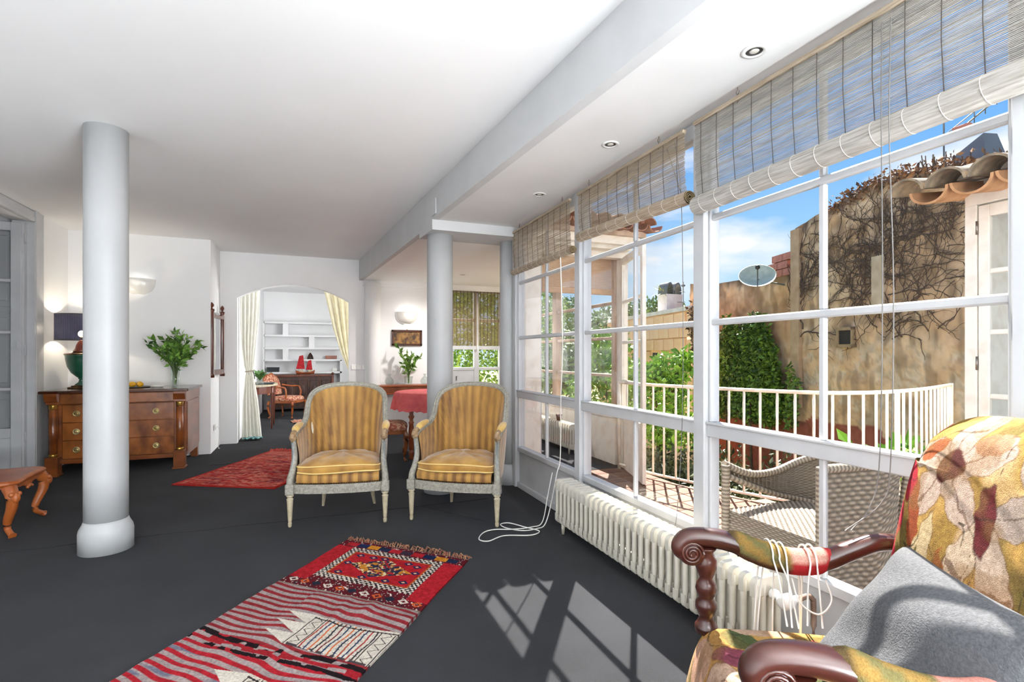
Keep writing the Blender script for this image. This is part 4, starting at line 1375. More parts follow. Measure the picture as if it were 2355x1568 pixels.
def prop(name, mb, mat, label, cat, loc=(0, 0, 0), rotz=0.0):
    return tag(mb.build(name, mat, None, loc, rotz), label, cat)
prop('storage_box', B(-.13, .13, -.08, .08, 0, .10, .006).box(-.135, .135, -.085, .085, .085, .11, .004), 'black_box', 'black box on the lowest shelf of the white bookcase', 'box', (-.78, 13.2, .90))
prop('storage_box', B(-.13, .13, -.08, .08, 0, .075, .008).box(-.133, .133, -.083, .083, .06, .085, .004), 'red_wood', 'reddish wooden box at the right end of a white shelf', 'box', (.50, 13.2, 1.197))
prop('ornament', MB().lathe([(.075, 0), (.07, .03), (.06, .06), (.045, .10), (.02, .145), (.0, .16)], 14).ball((.03, -.02, .07), .03, 8, 6), 'old_oak', 'dark cone-shaped ornament standing on a white shelf', 'ornament', (.03, 13.2, 1.197))
m = MB().box(-.05, .05, -.03, .03, 0, .075, .006)
m.lathe([(.026, 0), (.026, .03), (.02, .034), (.0, .03)], 14, M=Matrix.Translation((.005, -.03, .037)) @ Matrix.Rotation(PI / 2, 4, 'X'))
prop('camera', m, 'china', 'small white camera on the lower right shelf', 'camera', (.58, 13.15, .90))

t = thing('carved_chest', 'long dark carved wooden chest below the white bookcase', 'chest', (-.13, 12.85, 0))
B(-.66, .66, -.22, .22, .80, .845, .006).build('lid', 'oak_edge', t)
B(-.63, .63, -.20, .20, .10, .80, .004).build('body', 'old_oak', t)
for i in range(5):
    x = -.50 + i * .25
    pn = MB().box(x - .105, x + .105, -.215, -.195, .22, .72, .012)
    pn.ball((x, -.213, .47), .07, 10, 6, (1, .2, 2.2))
    pn.build('panel', 'old_oak', t)
for s in (-1, 1):
    MB().box(s * .645 - .025, s * .645 + .025, -.235, .235, 0, .82, .004).ball((s * .645, -.20, .86), .035, 8, 6).build('end_post', 'oak_edge', t)

t = thing('model_ship', 'model sailing junk with two red sails on the dark chest', 'model ship', (-.08, 12.80, .845), 0)
P = []
for i in range(15):
    q = -1 + 2 * i / 14
    wv = .055 * (1 - abs(q) ** 2.5) + .008
    zt = .055 + .05 * q * q
    P.append([(q * .21, -wv, zt), (q * .205, -wv * .9, zt * .6), (q * .19, -wv * .4, .012), (q * .19, wv * .4, .012), (q * .205, wv * .9, zt * .6), (q * .21, wv, zt), (q * .20, 0, zt - .015)])
MB().grid(P, cv=True).build('hull', 'red_wood', t)
B(-.12, .12, -.03, .03, .0, .014).build('stand', 'oak_edge', t)
MB().box(-.14, -.04, -.035, .035, .05, .105, .004).box(.07, .15, -.03, .03, .05, .11, .004).build('deck_house', 'worn_cream', t)
for (x, h0, h1, wd) in ((-.07, .13, .43, .17), (.11, .11, .32, .13)):
    MB().tube([(x, 0, .04), (x, 0, h1 + .02)], .004, 6).build('mast', 'oak_edge', t)
    P = []
    for i in range(9):
        q = i / 8
        z = h0 + (h1 - h0) * q
        wl_ = wd * (1 - .55 * q)
        P.append([(x + wl_ * (-.75 + 1.1 * j / 8), -.012 - .012 * math.sin(PI * j / 8) - .003 * (i % 2), z + .02 * (j / 8) * q) for j in range(9)])
    P2 = [[(a, b + .004, c) for a, b, c in r] for r in P]
    s_ = MB().grid(P, smooth=False).grid(P2, smooth=False).build('sail', 'ship_red', t)

def cab_leg(t, x, y, h, r, mat, sx, sy):
    p = crom([(x, y, h), (x + sx * .022, y + sy * .022, h * .78), (x + sx * .01, y + sy * .01, h * .4), (x - sx * .006, y - sy * .006, h * .15), (x + sx * .014, y + sy * .014, .012)], 14)
    return MB().tube([tuple(q) for q in p], [r * (1.25 - .75 * min(1, i / 10)) + (.004 if i > 11 else 0) for i in range(14)], 8).build('leg', mat, t)

def carved_chair(name, label, loc, rotz, w, seat_z, back_z, fabric, wood, arms, back_up=True, group=None):
    """front = -y."""
    t = thing(name, label, 'armchair' if arms else 'chair', loc, rotz, group)
    hw = w / 2
    P = []
    for k, (s_, z) in enumerate(((.0, seat_z - .06), (.98, seat_z - .06), (1.02, seat_z - .03), (1.0, seat_z), (.85, seat_z + .025), (.5, seat_z + .035), (.0, seat_z + .036))):
        row = []
        for i in range(32):
            a = 2 * PI * i / 32
            c, s2 = math.cos(a), math.sin(a)
            r = 1 / (abs(c) ** 4 + abs(s2) ** 4) ** .25
            row.append((hw * c * r * s_, hw * s2 * r * s_, z))
        P.append(row)
    MB().grid(P, cv=True).build('seat', fabric, t)
    MB().prism([(P[1][i][0] * 1.03, P[1][i][1] * 1.03) for i in range(32)], seat_z - .10, seat_z - .055).build('seat_rail', wood, t)
    for sx in (-1, 1):
        for sy in (-1, 1):
            cab_leg(t, sx * hw * .86, sy * hw * .86, seat_z - .07, .026, wood, sx, sy)
    # padded back with a shaped crest
    bh = back_z - seat_z
    P, Q = [], []
    for i in range(17):
        q = i / 16
        wv = hw * (.80 + .16 * math.sin(q * PI * .9)) * (1 if q < .8 else 1 - .35 * ((q - .8) / .2) ** 2)
        z = seat_z + .06 + (bh - .10) * q
        yb = hw * .9 + .12 * q
        P.append([(wv * (-1 + 2 * j / 12), yb - .035 * math.cos((-1 + 2 * j / 12) * PI / 2), z + .03 * math.cos((-1 + 2 * j / 12) * PI / 2) * q) for j in range(13)])
        Q.append([(wv * (-1 + 2 * j / 12), yb + .025, z + .03 * math.cos((-1 + 2 * j / 12) * PI / 2) * q) for j in range(13)])
    MB().grid(P).grid(Q).build('back_pad', fabric, t)
    edge = [P[i][0] for i in range(17)] + [P[16][j] for j in range(1, 12)] + [P[i][12] for i in range(16, -1, -1)]
    MB().tube([(a, b + .02, c) for a, b, c in edge], .02, 8).build('back_frame', wood, t)
    cr = MB().ball((0, P[16][6][1] + .02, P[16][6][2] + .015), .03, 10, 6, (1.3, .7, .8))
    for s in (-1, 1):
        cr.ball((s * .045, P[16][6][1] + .02, P[16][6][2] + .008), .02, 8, 6, (1.4, .7, .8))
    cr.build('crest_carving', wood, t)
    if arms:
        for s in (-1, 1):
            p = crom([(s * hw * .92, hw * .95, seat_z + bh * .52), (s * hw * 1.02, hw * .3, seat_z + bh * .46), (s * hw * 1.05, -hw * .25, seat_z + bh * .46), (s * hw * .98, -hw * .42, seat_z + bh * .40), (s * hw * 1.02, -hw * .5, seat_z + .1), (s * hw * .95, -hw * .45, seat_z - .05)], 26)
            MB().tube([tuple(q) for q in p], .017, 8).build('arm', wood, t)
    return t
carved_chair('brocade_armchair', 'open-arm chair in rose brocade in front of the dark chest', (-.42, 11.60, 0), math.radians(62), .56, .42, .90, 'rose_brocade', 'orange_wood', True)

# writing table with plant and blotter
t = thing('side_table', 'half-round wooden table with tapering legs beside the left curtain', 'table', (-.97, 10.2, 0))
arcp = [(0, -.72)] + [(.44 * math.cos(a * PI / 20 - PI / 2) , .72 * math.sin(a * PI / 20 - PI / 2)) for a in range(0, 21)]
MB().prism(arcp, .755, .785).build('top', 'worn_cream', t)
MB().prism([(x * .93, y * .93) for x, y in arcp], .63, .755).build('apron', 'mahogany', t)
for (x, y) in ((.04, -.62), (.36, -.30), (.36, .30), (.04, .62)):
    MB().lathe([(.010, 0), (.012, .03), (.014, .04), (.026, .62), (.028, .76)], 10, (x, y, 0)).build('leg', 'mahogany', t)
prop('blotter', B(-.16, .16, -.22, .22, 0, .02, .004), 'black_box', 'flat black folder on the half-round table', 'folder', (-.74, 10.05, .786))
t = thing('potted_plant', 'small glass pot of broad green leaves on the half-round table', 'plant', (-.78, 9.72, .786))
MB().lathe([(.0, .003), (.05, .003), (.055, 0), (.06, .03), (.05, .09), (.055, .11), (.05, .105), (.045, .03), (.0, .012)], 18).build('glass_pot', 'vase_glass', t)
pl = MB()
rg = random.Random(6)
for i in range(15):
    a = i * 2.4; le = rg.uniform(.16, .24); tilt = rg.uniform(.35, .95)
    dx, dy = math.cos(a), math.sin(a)
    row = []
    for j in range(7):
        q = j / 6
        c = np.array([dx * le * q * tilt, dy * le * q * tilt, .08 + le * q * (1.2 - tilt * q * .7)])
        wv = .038 * math.sin(PI * min(.98, q * .95 + .05))
        row.append([tuple(c + np.array([-dy, dx, 0]) * wv), tuple(c + np.array([0, 0, -.006])), tuple(c - np.array([-dy, dx, 0]) * wv)])
    pl.grid(row)
mk('plant_leaf', '2e5a22', '56803a', sc=14, rough=0.4)
o = pl.build('foliage', 'plant_leaf', t); o['kind'] = 'stuff'
P = [[(-.30 + .40 * i / 10 + .03 * math.sin(j), 10.50 + .5 * j / 8 - .1 * i / 10, .006 + .02 * abs(math.sin(i * 1.1 + j))) for j in range(9)] for i in range(11)]
o = MB().grid(P).build('study_rug', 'rose_brocade'); tag(o, 'small crumpled brown and cream rug on the study floor', 'rug')

# ------------------------------------------------------------------ dining corner
t = thing('wall_console', 'long reddish wooden console shelf below the picture', 'console', (1.5, 8.468, 0))
B(-.50, .46, -.32, 0, .795, .825, .005).build('top', 'red_wood', t)
B(-.46, .44, -.27, 0, .69, .795, .004).build('apron', 'orange_wood', t)
B(-.47, .45, -.285, 0, .675, .692, .004).build('moulding', 'red_wood', t)
for x in (-.4, .38):
    MB().prism([(-.24, .675), (0, .675), (0, .42), (-.03, .44), (-.05, .56), (-.2, .63)], x - .02, x + .02, 'x').build('bracket', 'orange_wood', t)
dec = [(.0, .003), (.05, .003), (.055, .0), (.07, .03), (.072, .06), (.05, .10), (.02, .125), (.018, .15), (.034, .168), (.03, .168), (.014, .15), (.016, .125), (.046, .098), (.066, .06), (.064, .03), (.05, .01), (.0, .01)]
for k, x in enumerate((1.19, 1.755)):
    o = MB().lathe(dec, 24).build('glass_decanter', 'vase_glass', None, (x, 8.27, .8255))
    tag(o, ['small clear glass decanter at the left end of the console', 'small clear glass decanter at the right end of the console by the column'][k], 'decanter', 'glass decanters on the console')
br = [(-.02, 0, .56), (-.16, .02, .60), (-.14, -.04, .52), (.12, .03, .44), (.2, 0, .46), (.05, -.06, .50), (-.06, .05, .40), (.02, .04, .36), (.1, -.05, .36), (-.1, 0, .34), (-.17, 0, .63)]
bouquet((1.49, 8.26, .825), 'glass jar of green branches in the middle of the console', [(.0, .003), (.05, .003), (.055, .0), (.06, .02), (.065, .09), (.075, .13), (.07, .13), (.058, .09), (.052, .02), (.0, .012)], br, 9, .085, '3f6b1d', '9cc257', 'vases of green branches', 16)

t = thing('picture', 'small dark brown framed relief picture above the console', 'picture', (1.50, 8.468, 1.58))
for (x0, x1, z0, z1) in ((-.25, .25, .095, .13), (-.25, .25, -.13, -.095), (-.25, -.215, -.13, .13), (.215, .25, -.13, .13)):
    B(x0, x1, -.03, 0, z0, z1, .006).build('frame', 'walnut_dark', t)
mk('dark_relief', 'a0763f', '3b2717', sc=9, rough=0.6, bump=0.4, bsc=40, lo=0.38, hi=0.62, stretch=(1.5, 1, 1.2))
B(-.217, .217, -.016, -.004, -.097, .097).build('canvas', 'dark_relief', t)
MB().tube([(.0, -.01, .13), (0, -.012, .142)], .006, 6).build('ring', 'brass', t)

mk('red_cloth', 'e06a6a', 'd05a5c', sc=14, rough=0.9, bump=0.1, bsc=120)
t = thing('dining_table', 'round table with turned wooden legs behind the round column', 'table', (1.50, 6.50, 0))
MB().lathe([(.47, .80), (.48, .81), (.48, .828), (.0, .828)], 40).build('top', 'mahogany', t)
for a in (202, 322, 82):
    x, y = .34 * math.cos(math.radians(a)), .34 * math.sin(math.radians(a))
    MB().lathe([(.0, 0), (.022, .0), (.03, .02), (.02, .04), (.034, .07), (.034, .10), (.022, .115), (.03, .13), (.032, .24), (.042, .27), (.036, .36), (.026, .44), (.036, .46), (.024, .475), (.022, .50), (.04, .53), (.024, .56), (.03, .60), (.03, .80)], 16, (x, y, 0)).build('leg', 'red_wood', t)
P = []
for z, r, wv in ((.834, 0, 0), (.834, .40, 0), (.834, .475, 0), (.826, .492, .004), (.78, .502, .012), (.70, .512, .022), (.615, .52, .032)):
    P.append([((r + wv * math.sin(k * 2 * PI / 96 * 9)) * math.cos(2 * PI * k / 96), (r + wv * math.sin(k * 2 * PI / 96 * 9)) * math.sin(2 * PI * k / 96), z + (.008 * math.sin(k * 1.9) if z < .62 else 0)) for k in range(96)])
o = MB().grid(P, cv=True).build('tablecloth', 'red_cloth', None, (1.50, 6.50, 0)); tag(o, 'coral red tablecloth with frayed hem on the round table', 'tablecloth')
carved_chair('carved_chair', 'carved wooden chair with a brown upholstered seat behind the striped armchairs', (.90, 6.50, 0), math.radians(82), .50, .44, .93, 'rose_brocade', 'walnut', False)

# ------------------------------------------------------------------ tapestry armchair at the right
mk('tapestry', 'ffffff', 'd4cbbd', sc=220, rough=0.92, attr=True, bump=0.5, bsc=420, lo=0.3, hi=0.75, spec=0.15)
mk('dark_wood', '4a231a', '33150f', sc=7, rough=0.28, coat=0.5, stretch=(1, .4, 1))
mk('grey_felt', '5e5f62', '4d4e51', sc=140, rough=0.95, bump=0.4, bsc=260, lo=0.35, hi=0.7, spec=0.1)
mk('suede_brown', '7a5a3c', '5c422b', sc=20, rough=0.9)
mk('red_piping', '9c2430', rough=0.8)

def paint_tapestry(U, V, seed, flowers, base=('c9a25a', 'a5843f')):
    n, nf, nb = vnoise(U, V, seed, 40), vnoise(U, V, seed + 1, 130), vnoise(U, V, seed + 2, 7)
    C = np.ones(U.shape + (3,)) * np.array(lin(base[0]))
    C = mixc(C, np.clip((nb - .42) * 4, 0, .9), base[1])
    C = mixc(C, np.clip((vnoise(U, V, seed + 3, 10) - .62) * 8, 0, .9), '6f6634')
    C = mixc(C, np.clip((vnoise(U, V, seed + 4, 9) - .66) * 8, 0, .9), 'd9b98e')
    wu = U + .009 * (n - .5) * 2; wv = V + .009 * (vnoise(U, V, seed + 5, 38) - .5) * 2
    for (cu, cv, ru, rv, an, col, edge) in flowers:
        c, s_ = math.cos(an), math.sin(an)
        a = ((wu - cu) * c + (wv - cv) * s_) / ru
        b = (-(wu - cu) * s_ + (wv - cv) * c) / rv
        q = a * a + b * b * (1 + .8 * np.maximum(a, 0))
        m_ = np.clip((1 - q) * 9, 0, 1)
        C = mixc(C, m_, col)
        if edge:
            C = mixc(C, np.clip((1 - np.abs(q - .98) * 9), 0, 1) * .75, edge)
            C = mixc(C, (np.abs(b) < .05).astype(float) * (q < .8) * .7, edge)
    # dark thread lines
    for k in range(5):
        f_ = np.abs(np.sin((U * math.cos(k * 1.3) + V * math.sin(k * 1.3)) * (9 + k) + 5 * nb))
        C = mixc(C, ((f_ < .03) & (vnoise(U, V, seed + 8 + k, 6) > .62)).astype(float) * .8, '3b3324')
    C = mixc(C, np.clip((vnoise(U, V, seed + 20, 18) - .55) * 2.5, 0, .45), '8a6a3c')
    return C * (.62 + .30 * nf[..., None])

def petals(cu, cv, r, n, col, core, edge, a0=0.0):
    out = []
    for i in range(n):
        a = a0 + 2 * PI * i / n
        out.append((cu + r * .62 * math.cos(a), cv + r * .62 * math.sin(a), r * .52, r * .30, a, col, edge))
    out.append((cu, cv, r * .28, r * .28, 0, core, edge))
    return out

FL_BACK = petals(.20, .62, .17, 5, 'cdb6a8', '5b2a26', '6b4a3a', .4) + petals(.52, .58, .16, 5, 'b3a298', '4a3326', '5a463a', 1.0) + \
    [(.06, .55, .035, .07, .3, 'b8263a', '7a1a28'), (.03, .42, .04, .06, -.3, 'c43148', '8a2232'), (.05, .30, .035, .08, .2, 'b02438', None), (.02, .14, .05, .09, .1, 'b8283c', '7a1a28'), (.08, .10, .03, .05, 0, 'd8b4a4', None),
     (.30, .38, .04, .16, -.4, 'd6c0a8', '5a3a28'), (.42, .36, .05, .18, .3, 'd2bcab', '6b4a3a'), (.17, .36, .03, .14, -.2, 'd9c39a', '6b4a2a'), (.22, .22, .02, .13, .3, '5b5428', None), (.14, .24, .02, .15, -.2, '6b6230', None),
     (.26, .14, .10, .06, .5, 'd3bba6', '7d3a34'), (.36, .08, .09, .05, -.3, 'cda9a0', '8a3a3a'), (.44, .16, .02, .10, .9, '4d4a2a', None), (.36, .52, .03, .09, .1, '6a2428', '3b1a1a'), (.40, .20, .06, .03, .4, 'b34a3a', '6b2020'),
     (.55, .28, .08, .045, .6, 'b8323a', '6b2020'), (.58, .10, .07, .10, .2, 'c9a24f', '4a4a2a'), (.12, .46, .025, .10, .2, '9a4a26', None), (.26, .30, .02, .12, .1, 'a0622c', None), (.10, .66, .05, .03, .3, 'b5623a', None), (.30, .69, .06, .03, 0, 'b98a70', None)]
FL_SEAT = petals(.48, .18, .09, 6, 'c8323f', 'e8b7a0', '8a2230', .2) + petals(.60, .34, .07, 6, 'cf4650', 'e8a070', '8a2230', .6) + \
    [(.10, .30, .12, .06, .8, 'c9aa96', '6b4a3a'), (.18, .22, .10, .05, .5, '8a4658', '5a2a38'), (.14, .42, .12, .05, .9, 'b98a7a', '7a4a3a'), (.24, .34, .10, .045, .4, '52603c', '2f3a24'), (.22, .12, .08, .05, 1.0, '56653f', '2f3a24'),
     (.30, .48, .10, .05, .2, 'c59a86', None), (.36, .28, .05, .09, .3, '4d5533', '2f3620'), (.40, .40, .06, .04, .4, 'a05060', None), (.52, .46, .09, .05, .1, '7a6a34', None), (.10, .55, .10, .05, .6, '3f5a4a', '24382e'), (.3, .05, .1, .04, .1, 'd0b09a', None), (.62, .10, .06, .09, .1, 'd8a55a', None), (.06, .12, .05, .08, 0, 'c8a08a', None)]

def floral_chair():
    t = thing('tapestry_armchair', 'large armchair in red and gold floral tapestry with dark scrolled wooden arms', 'armchair', (1.29, .90, 0), math.radians(-117.9))
    # back: padded slab leaning backwards, top rolled over
    nu, nv = 190, 220
    us, vs = np.linspace(0, 1, nu), np.linspace(0, 1, nv)
    W, Hh = .62, .755
    U, V = np.meshgrid(us * W, vs * Hh, indexing='ij')
    C = paint_tapestry(U, V, 40, FL_BACK)
    front, back_ = [], []
    for i, u in enumerate(us):
        x = -W / 2 + W * u + .022
        e = 1 - (2 * abs(u - .5)) ** 6
        fr_, bk = [], []
        for j, v in enumerate(vs):
            shoulder = 1 - .16 * max(0.0, (v - .62) / .38) ** 2      # narrower towards the top
            z = .385 + Hh * v * (1.0 - .05 * (2 * abs(u - .5)) ** 3 * (v > .8))
            y = .215 + .15 * v + .03 * max(0.0, v - .8) * 5 * .5
            puff = .055 * e * (math.sin(PI * min(1, v * 1.02)) ** .35 if v > 0 else 0)
            top = max(0.0, (v - .90) / .10)
            fr_.append((x * shoulder, y - puff * (1 - top ** 2) + .045 * top ** 2, z))
            bk.append((x * shoulder, y + .09 - .045 * top ** 2, z))
        front.append(fr_); back_.append(bk)
    m = MB().grid(front, cols=C)
    m.build('back_front', 'tapestry', t)
    Cs = np.ones((nu, nv, 3)) * np.array(lin('a8323a'))
    mm = MB().grid(back_, cols=C)
    mm.build('back_rear', 'tapestry', t)
    for i, nm in ((0, 'side_left'), (-1, 'side_right')):
        P = [[tuple(np.array(front[i][j]) * (1 - q) + np.array(back_[i][j]) * q) for q in (0, .35, .7, 1)] for j in range(nv)]
        MB().grid(P, cols=[[tuple(C[i, j])] * 4 for j in range(nv)]).build('back_side', 'tapestry', t)
    P = [[tuple(np.array(front[i][-1]) * (1 - q) + np.array(back_[i][-1]) * q) for q in (0, .5, 1)] for i in range(nu)]
    MB().grid(P, cols=[[tuple(C[i, -1])] * 3 for i in range(nu)]).build('back_top', 'tapestry', t)
    MB().tube([tuple(np.array(front[0][j]) + np.array([-.004, .012, 0])) for j in range(0, nv, 8)], .006, 6).build('piping', 'red_piping', t)
    # seat
    nu, nv = 160, 170
    us, vs = np.linspace(0, 1, nu), np.linspace(0, 1, nv)
    U, V = np.meshgrid(us * .70, vs * .66, indexing='ij')
    C = paint_tapestry(V, U, 60, FL_SEAT, ('cfa45e', 'b98a4c'))
    P = []
    for i, u in enumerate(us):
        row = []
        for j, v in enumerate(vs):
            x = (-.355 + .71 * u)
            y0 = -.375 + .60 * v
            ed = min(1, v / .22)
            z = .405 + .028 * math.sin(PI * u) ** .5 * math.sin(PI * min(1, v * .9 + .1)) - .17 * (1 - ed) ** 2.2
            y = y0 + (.045 * (1 - ed) ** 1.2 if v < .22 else 0) - .02 * math.sin(PI * u)
            eu = min(1, min(u, 1 - u) / .06)
            z -= .05 * (1 - eu) ** 2
            row.append((x, y, z))
        P.append(row)
    MB().grid(P, cols=C).build('seat', 'tapestry', t)
    P2 = [[(p[0] * 1.0, p[1], p[2]) for p in (P[i][0],)] + [(P[i][0][0], P[i][0][1] + .004, .17), (P[i][0][0] * .99, P[i][0][1] + .012, .10), (P[i][0][0] * .98, P[i][0][1] + .05, .095)] for i in range(nu)]
    MB().grid(P2, cols=[[tuple(C[i, 0]), tuple(C[i, 18]), tuple(C[i, 30]), tuple(C[i, 30])] for i in range(nu)]).build('seat_front', 'tapestry', t)
    for i in (0, -1):
        Q = [[P[i][j], (P[i][j][0], P[i][j][1], .10)] for j in range(nv)]
        MB().grid(Q, cols=[[tuple(C[i, j])] * 2 for j in range(nv)]).build('seat_side', 'tapestry', t)
    B(-.33, .33, -.31, .30, .12, .30).build('seat_frame', 'dark_wood', t)
    for sx in (-1, 1):
        MB().lathe([(.018, 0), (.024, .03), (.018, .05), (.03, .10), (.03, .165)], 14, (sx * .30, -.30, 0)).build('leg', 'dark_wood', t)
        MB().tube([(sx * .28, .33, 0), (sx * .28, .27, .17)], [.018, .026], 8).build('leg', 'dark_wood', t)
        xs = sx * .335
        path = crom([(xs, -.325, .640), (xs, -.352, .665), (xs, -.330, .697), (xs, -.27, .703), (xs, -.19, .690), (xs, -.10, .655), (xs, 0.0, .632), (xs, .09, .640), (xs, .17, .675), (xs, .25, .705), (xs, .32, .708)], 60)
        rad = []
        for i in range(60):
            q = i / 59
            rad.append(.026 + .006 * math.sin(PI * q))
        arm = MB().tube([tuple(p) for p in path], rad, 14, up=(1, 0, 0), flat=1.15).build('arm', 'dark_wood', t)
        sc = MB()
        for s in (-1, 1):
            sc.tube([(xs + s * .030, -.318 + .036 * (1 - .8 * q / 40) * math.cos(q * .42), .657 + .036 * (1 - .8 * q / 40) * math.sin(q * .42)) for q in range(41)], .005, 6, up=(1, 0, 0))
        M_ = Matrix.Translation((xs, -.318, .657)) @ Matrix.Rotation(PI / 2, 4, 'Y')
        sc.lathe([(.0, -.030), (.038, -.030), (.042, -.02), (.042, .02), (.038, .03), (.0, .03)], 24, M=M_)
        sc.build('scroll', 'dark_wood', arm)
        pd = [path[i] for i in range(22, 45)]
        nn = len(pd)
        Pp, Cc = [], []
        fa = np.linspace(0, 1, nn)
        for i, p in enumerate(pd):
            row, rc = [], []
            rr = .040 * min(1, .55 + 3 * min(fa[i], 1 - fa[i]))
            for k in range(18):
                a = 2 * PI * k / 18
                row.append((p[0] + rr * math.cos(a), p[1], p[2] + .004 + rr * 1.05 * math.sin(a)))
                u_, v_ = fa[i], k / 18
                if u_ > .55:
                    c = lin('b02a30') if math.sin(a) < .55 else lin('cf8f84')
                    if math.sin(a + 1.0) > .9: c = lin('d8a79a')
                    if u_ > .9: c = lin('b8393a')
                else:
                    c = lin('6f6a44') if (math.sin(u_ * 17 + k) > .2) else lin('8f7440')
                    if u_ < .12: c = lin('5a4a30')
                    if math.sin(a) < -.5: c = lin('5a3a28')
                rc.append(c)
            Pp.append(row); Cc.append(rc)
        MB().grid(Pp, cols=Cc, cv=True).build('arm_pad', 'tapestry', t)
        ps = [(.0, .395), (.036, .395), (.036, .415), (.030, .422), (.027, .43), (.020, .445), (.026, .455), (.034, .475), (.033, .492), (.022, .505), (.027, .515), (.034, .535), (.030, .555), (.020, .57), (.026, .585), (.035, .61), (.033, .632), (.022, .655), (.030, .665), (.034, .672)]
        MB().lathe(ps, 20, (xs, -.268, 0)).build('arm_post', 'dark_wood', t)
    return t
floral_chair()

# white cords thrown over the far arm (chair local frame -> world)
TH = math.radians(-117.9)
def cw(x, y, z):
    return (1.29 + x * math.cos(TH) - y * math.sin(TH), .90 + x * math.sin(TH) + y * math.cos(TH), z)
def drape(y, dy, zin, zout, label):
    # over the arm (arm centre x=-.335): seat side hangs to zin, outside hangs to zout
    zt = float(np.interp(y, [-.19, -.10, 0, .09, .17], [.690, .655, .632, .640, .675]))
    r = .046
    p = [cw(-.285 + .01, y + dy, zin), cw(-.288, y + dy * .5, zt - .06)]
    for a in range(0, 9):
        an = a * PI / 8
        p.append(cw(-.335 + r * math.cos(an), y, zt + .004 + r * 1.06 * math.sin(an)))
    p += [cw(-.384, y - dy * .4, zt - .07), cw(-.388, y - dy, zout)]
    cord('draped_cord', p, .0028, 'cord_white', label, 60, 'white cords over the chair arm')
drape(-.075, .035, .455, .20, 'white cord draped over the tapestry arm, farthest from the chair back')
drape(-.055, .05, .450, .16, 'white cord draped over the tapestry arm, second towards the chair back')
drape(-.035, .01, .452, .22, 'white cord draped over the tapestry arm, middle of the bundle')
drape(.035, -.015, .46, .18, 'white cord draped over the red end of the tapestry arm')
drape(.055, .01, .455, .16, 'white cord draped over the red end of the arm, nearest the chair back')
cord('draped_cord', [cw(-.29, -.02, .60), cw(-.283, .0, .53), cw(-.27, .05, .50), cw(-.275, .09, .54), cw(-.288, .08, .60)], .0028, 'cord_white', 'loop of white cord hanging below the tapestry arm', 40, 'white cords over the chair arm')

# grey cushion
def pillow(name, label, ctr, ex, ey, w, h, th, mat, mat_back):
    t = thing(name, label, 'cushion', ctr)
    ex, ey = Vector(ex).normalized(), Vector(ey).normalized()
    ez = ex.cross(ey).normalized()
    ey = ez.cross(ex)
    n = 34
    for side, mt, nm in ((1, mat, 'front_cover'), (-1, mat_back, 'back_cover')):
        P = []
        for i in range(n):
            row = []
            for j in range(n):
                u, v = -1 + 2 * i / (n - 1), -1 + 2 * j / (n - 1)
                pinch = 1 - .07 * (1 - v * v) * (abs(u) ** 3) ; pinch2 = 1 - .07 * (1 - u * u) * (abs(v) ** 3)
                d = max(0.0, (1 - u ** 4) * (1 - v ** 4)) ** .55
                wr = .010 * math.sin(3.2 * u + 2.1 * v + 1) * d + .008 * math.sin(6 * v - 2 * u) * d
                p = ex * (u * w / 2 * pinch) + ey * (v * h / 2 * pinch2) + ez * (side * th / 2 * d + wr)
                row.append(tuple(p))
            P.append(row)
        MB().grid(P).build(nm, mt, t)
    return t
A, Bp, Cp = Vector(cw(-.105, .20, .765)), Vector(cw(-.105, -.02, .47)), Vector(cw(.37, .20, .765))
ctr = (Bp + Cp) / 2
pillow('cushion', 'grey felt cushion leaning in the tapestry armchair', tuple(ctr), tuple(Cp - A), tuple(A - Bp), .50, .40, .15, 'grey_felt', 'suede_brown')

# ------------------------------------------------------------------ outside: ground, terrace, railing
mk('soil', '9c8a66', '8a9055', sc=1.6, rough=0.95, bump=0.6, bsc=18)
mk('terracotta', '6e4836', '5a3828', sc=3.5, rough=0.85, bump=0.2, bsc=50)
mk('terracotta_pale', '7c5c48', '6e4c3a', sc=3.5, rough=0.85, bump=0.2, bsc=50)
mk('mortar', '524438', '463a30', sc=9, rough=0.95)
mk('rail_paint', 'f2ece0', 'e0d3c2', sc=10, rough=0.5)
mk('roof_tile', '8a7762', 'b0906e', sc=11, rough=0.9, bump=0.4, bsc=40)
mk('roof_tile_red', '7d5240', '9b6a50', sc=9, rough=0.9, bump=0.3, bsc=40)
mk('tile_under', 'c99a70', 'a87a52', sc=9, rough=0.9)

gp = [(2.05, -6), (60, -6), (60, 70), (-40, 70), (-40, 13.7), (1.65, 13.7), (1.65, 8.65), (3.45, 8.65), (3.45, 5.0), (2.05, 5.0)]
struct('ground', MB().prism(gp, -1.35, -1.1), 'soil', 'garden soil below the terrace')

rail_ctrl = [(3.30, 4.98), (3.35, 4.45), (3.50, 3.95), (3.68, 3.44), (3.93, 3.02), (4.25, 2.88), (4.70, 2.87), (5.4, 3.02), (6.3, 3.3)]
RP = crom(rail_ctrl, 120)
terr = [(2.05, -2.0), (6.3, -2.0), (6.3, 3.36)] + [(p[0] + .05, p[1] + .06) for p in RP[::-1][::6]] + [(3.4, 5.05), (2.05, 5.05)]
terrace = struct('floor_terrace', MB().prism(terr, -1.15, -.014), 'mortar', 'terracotta tiled terrace outside the windows')
tile_me = [B(-.094, .094, -.094, .094, -.016, 0.0, .004).mesh('paving_tile', mt) for mt in ('terracotta', 'terracotta_pale')]
def inside(x, y, poly):
    c = False
    n = len(poly)
    for i in range(n):
        (x1, y1), (x2, y2) = poly[i], poly[(i + 1) % n]
        if (y1 > y) != (y2 > y) and x < (x2 - x1) * (y - y1) / (y2 - y1) + x1: c = not c
    return c
rg = random.Random(20)
cnt = 0
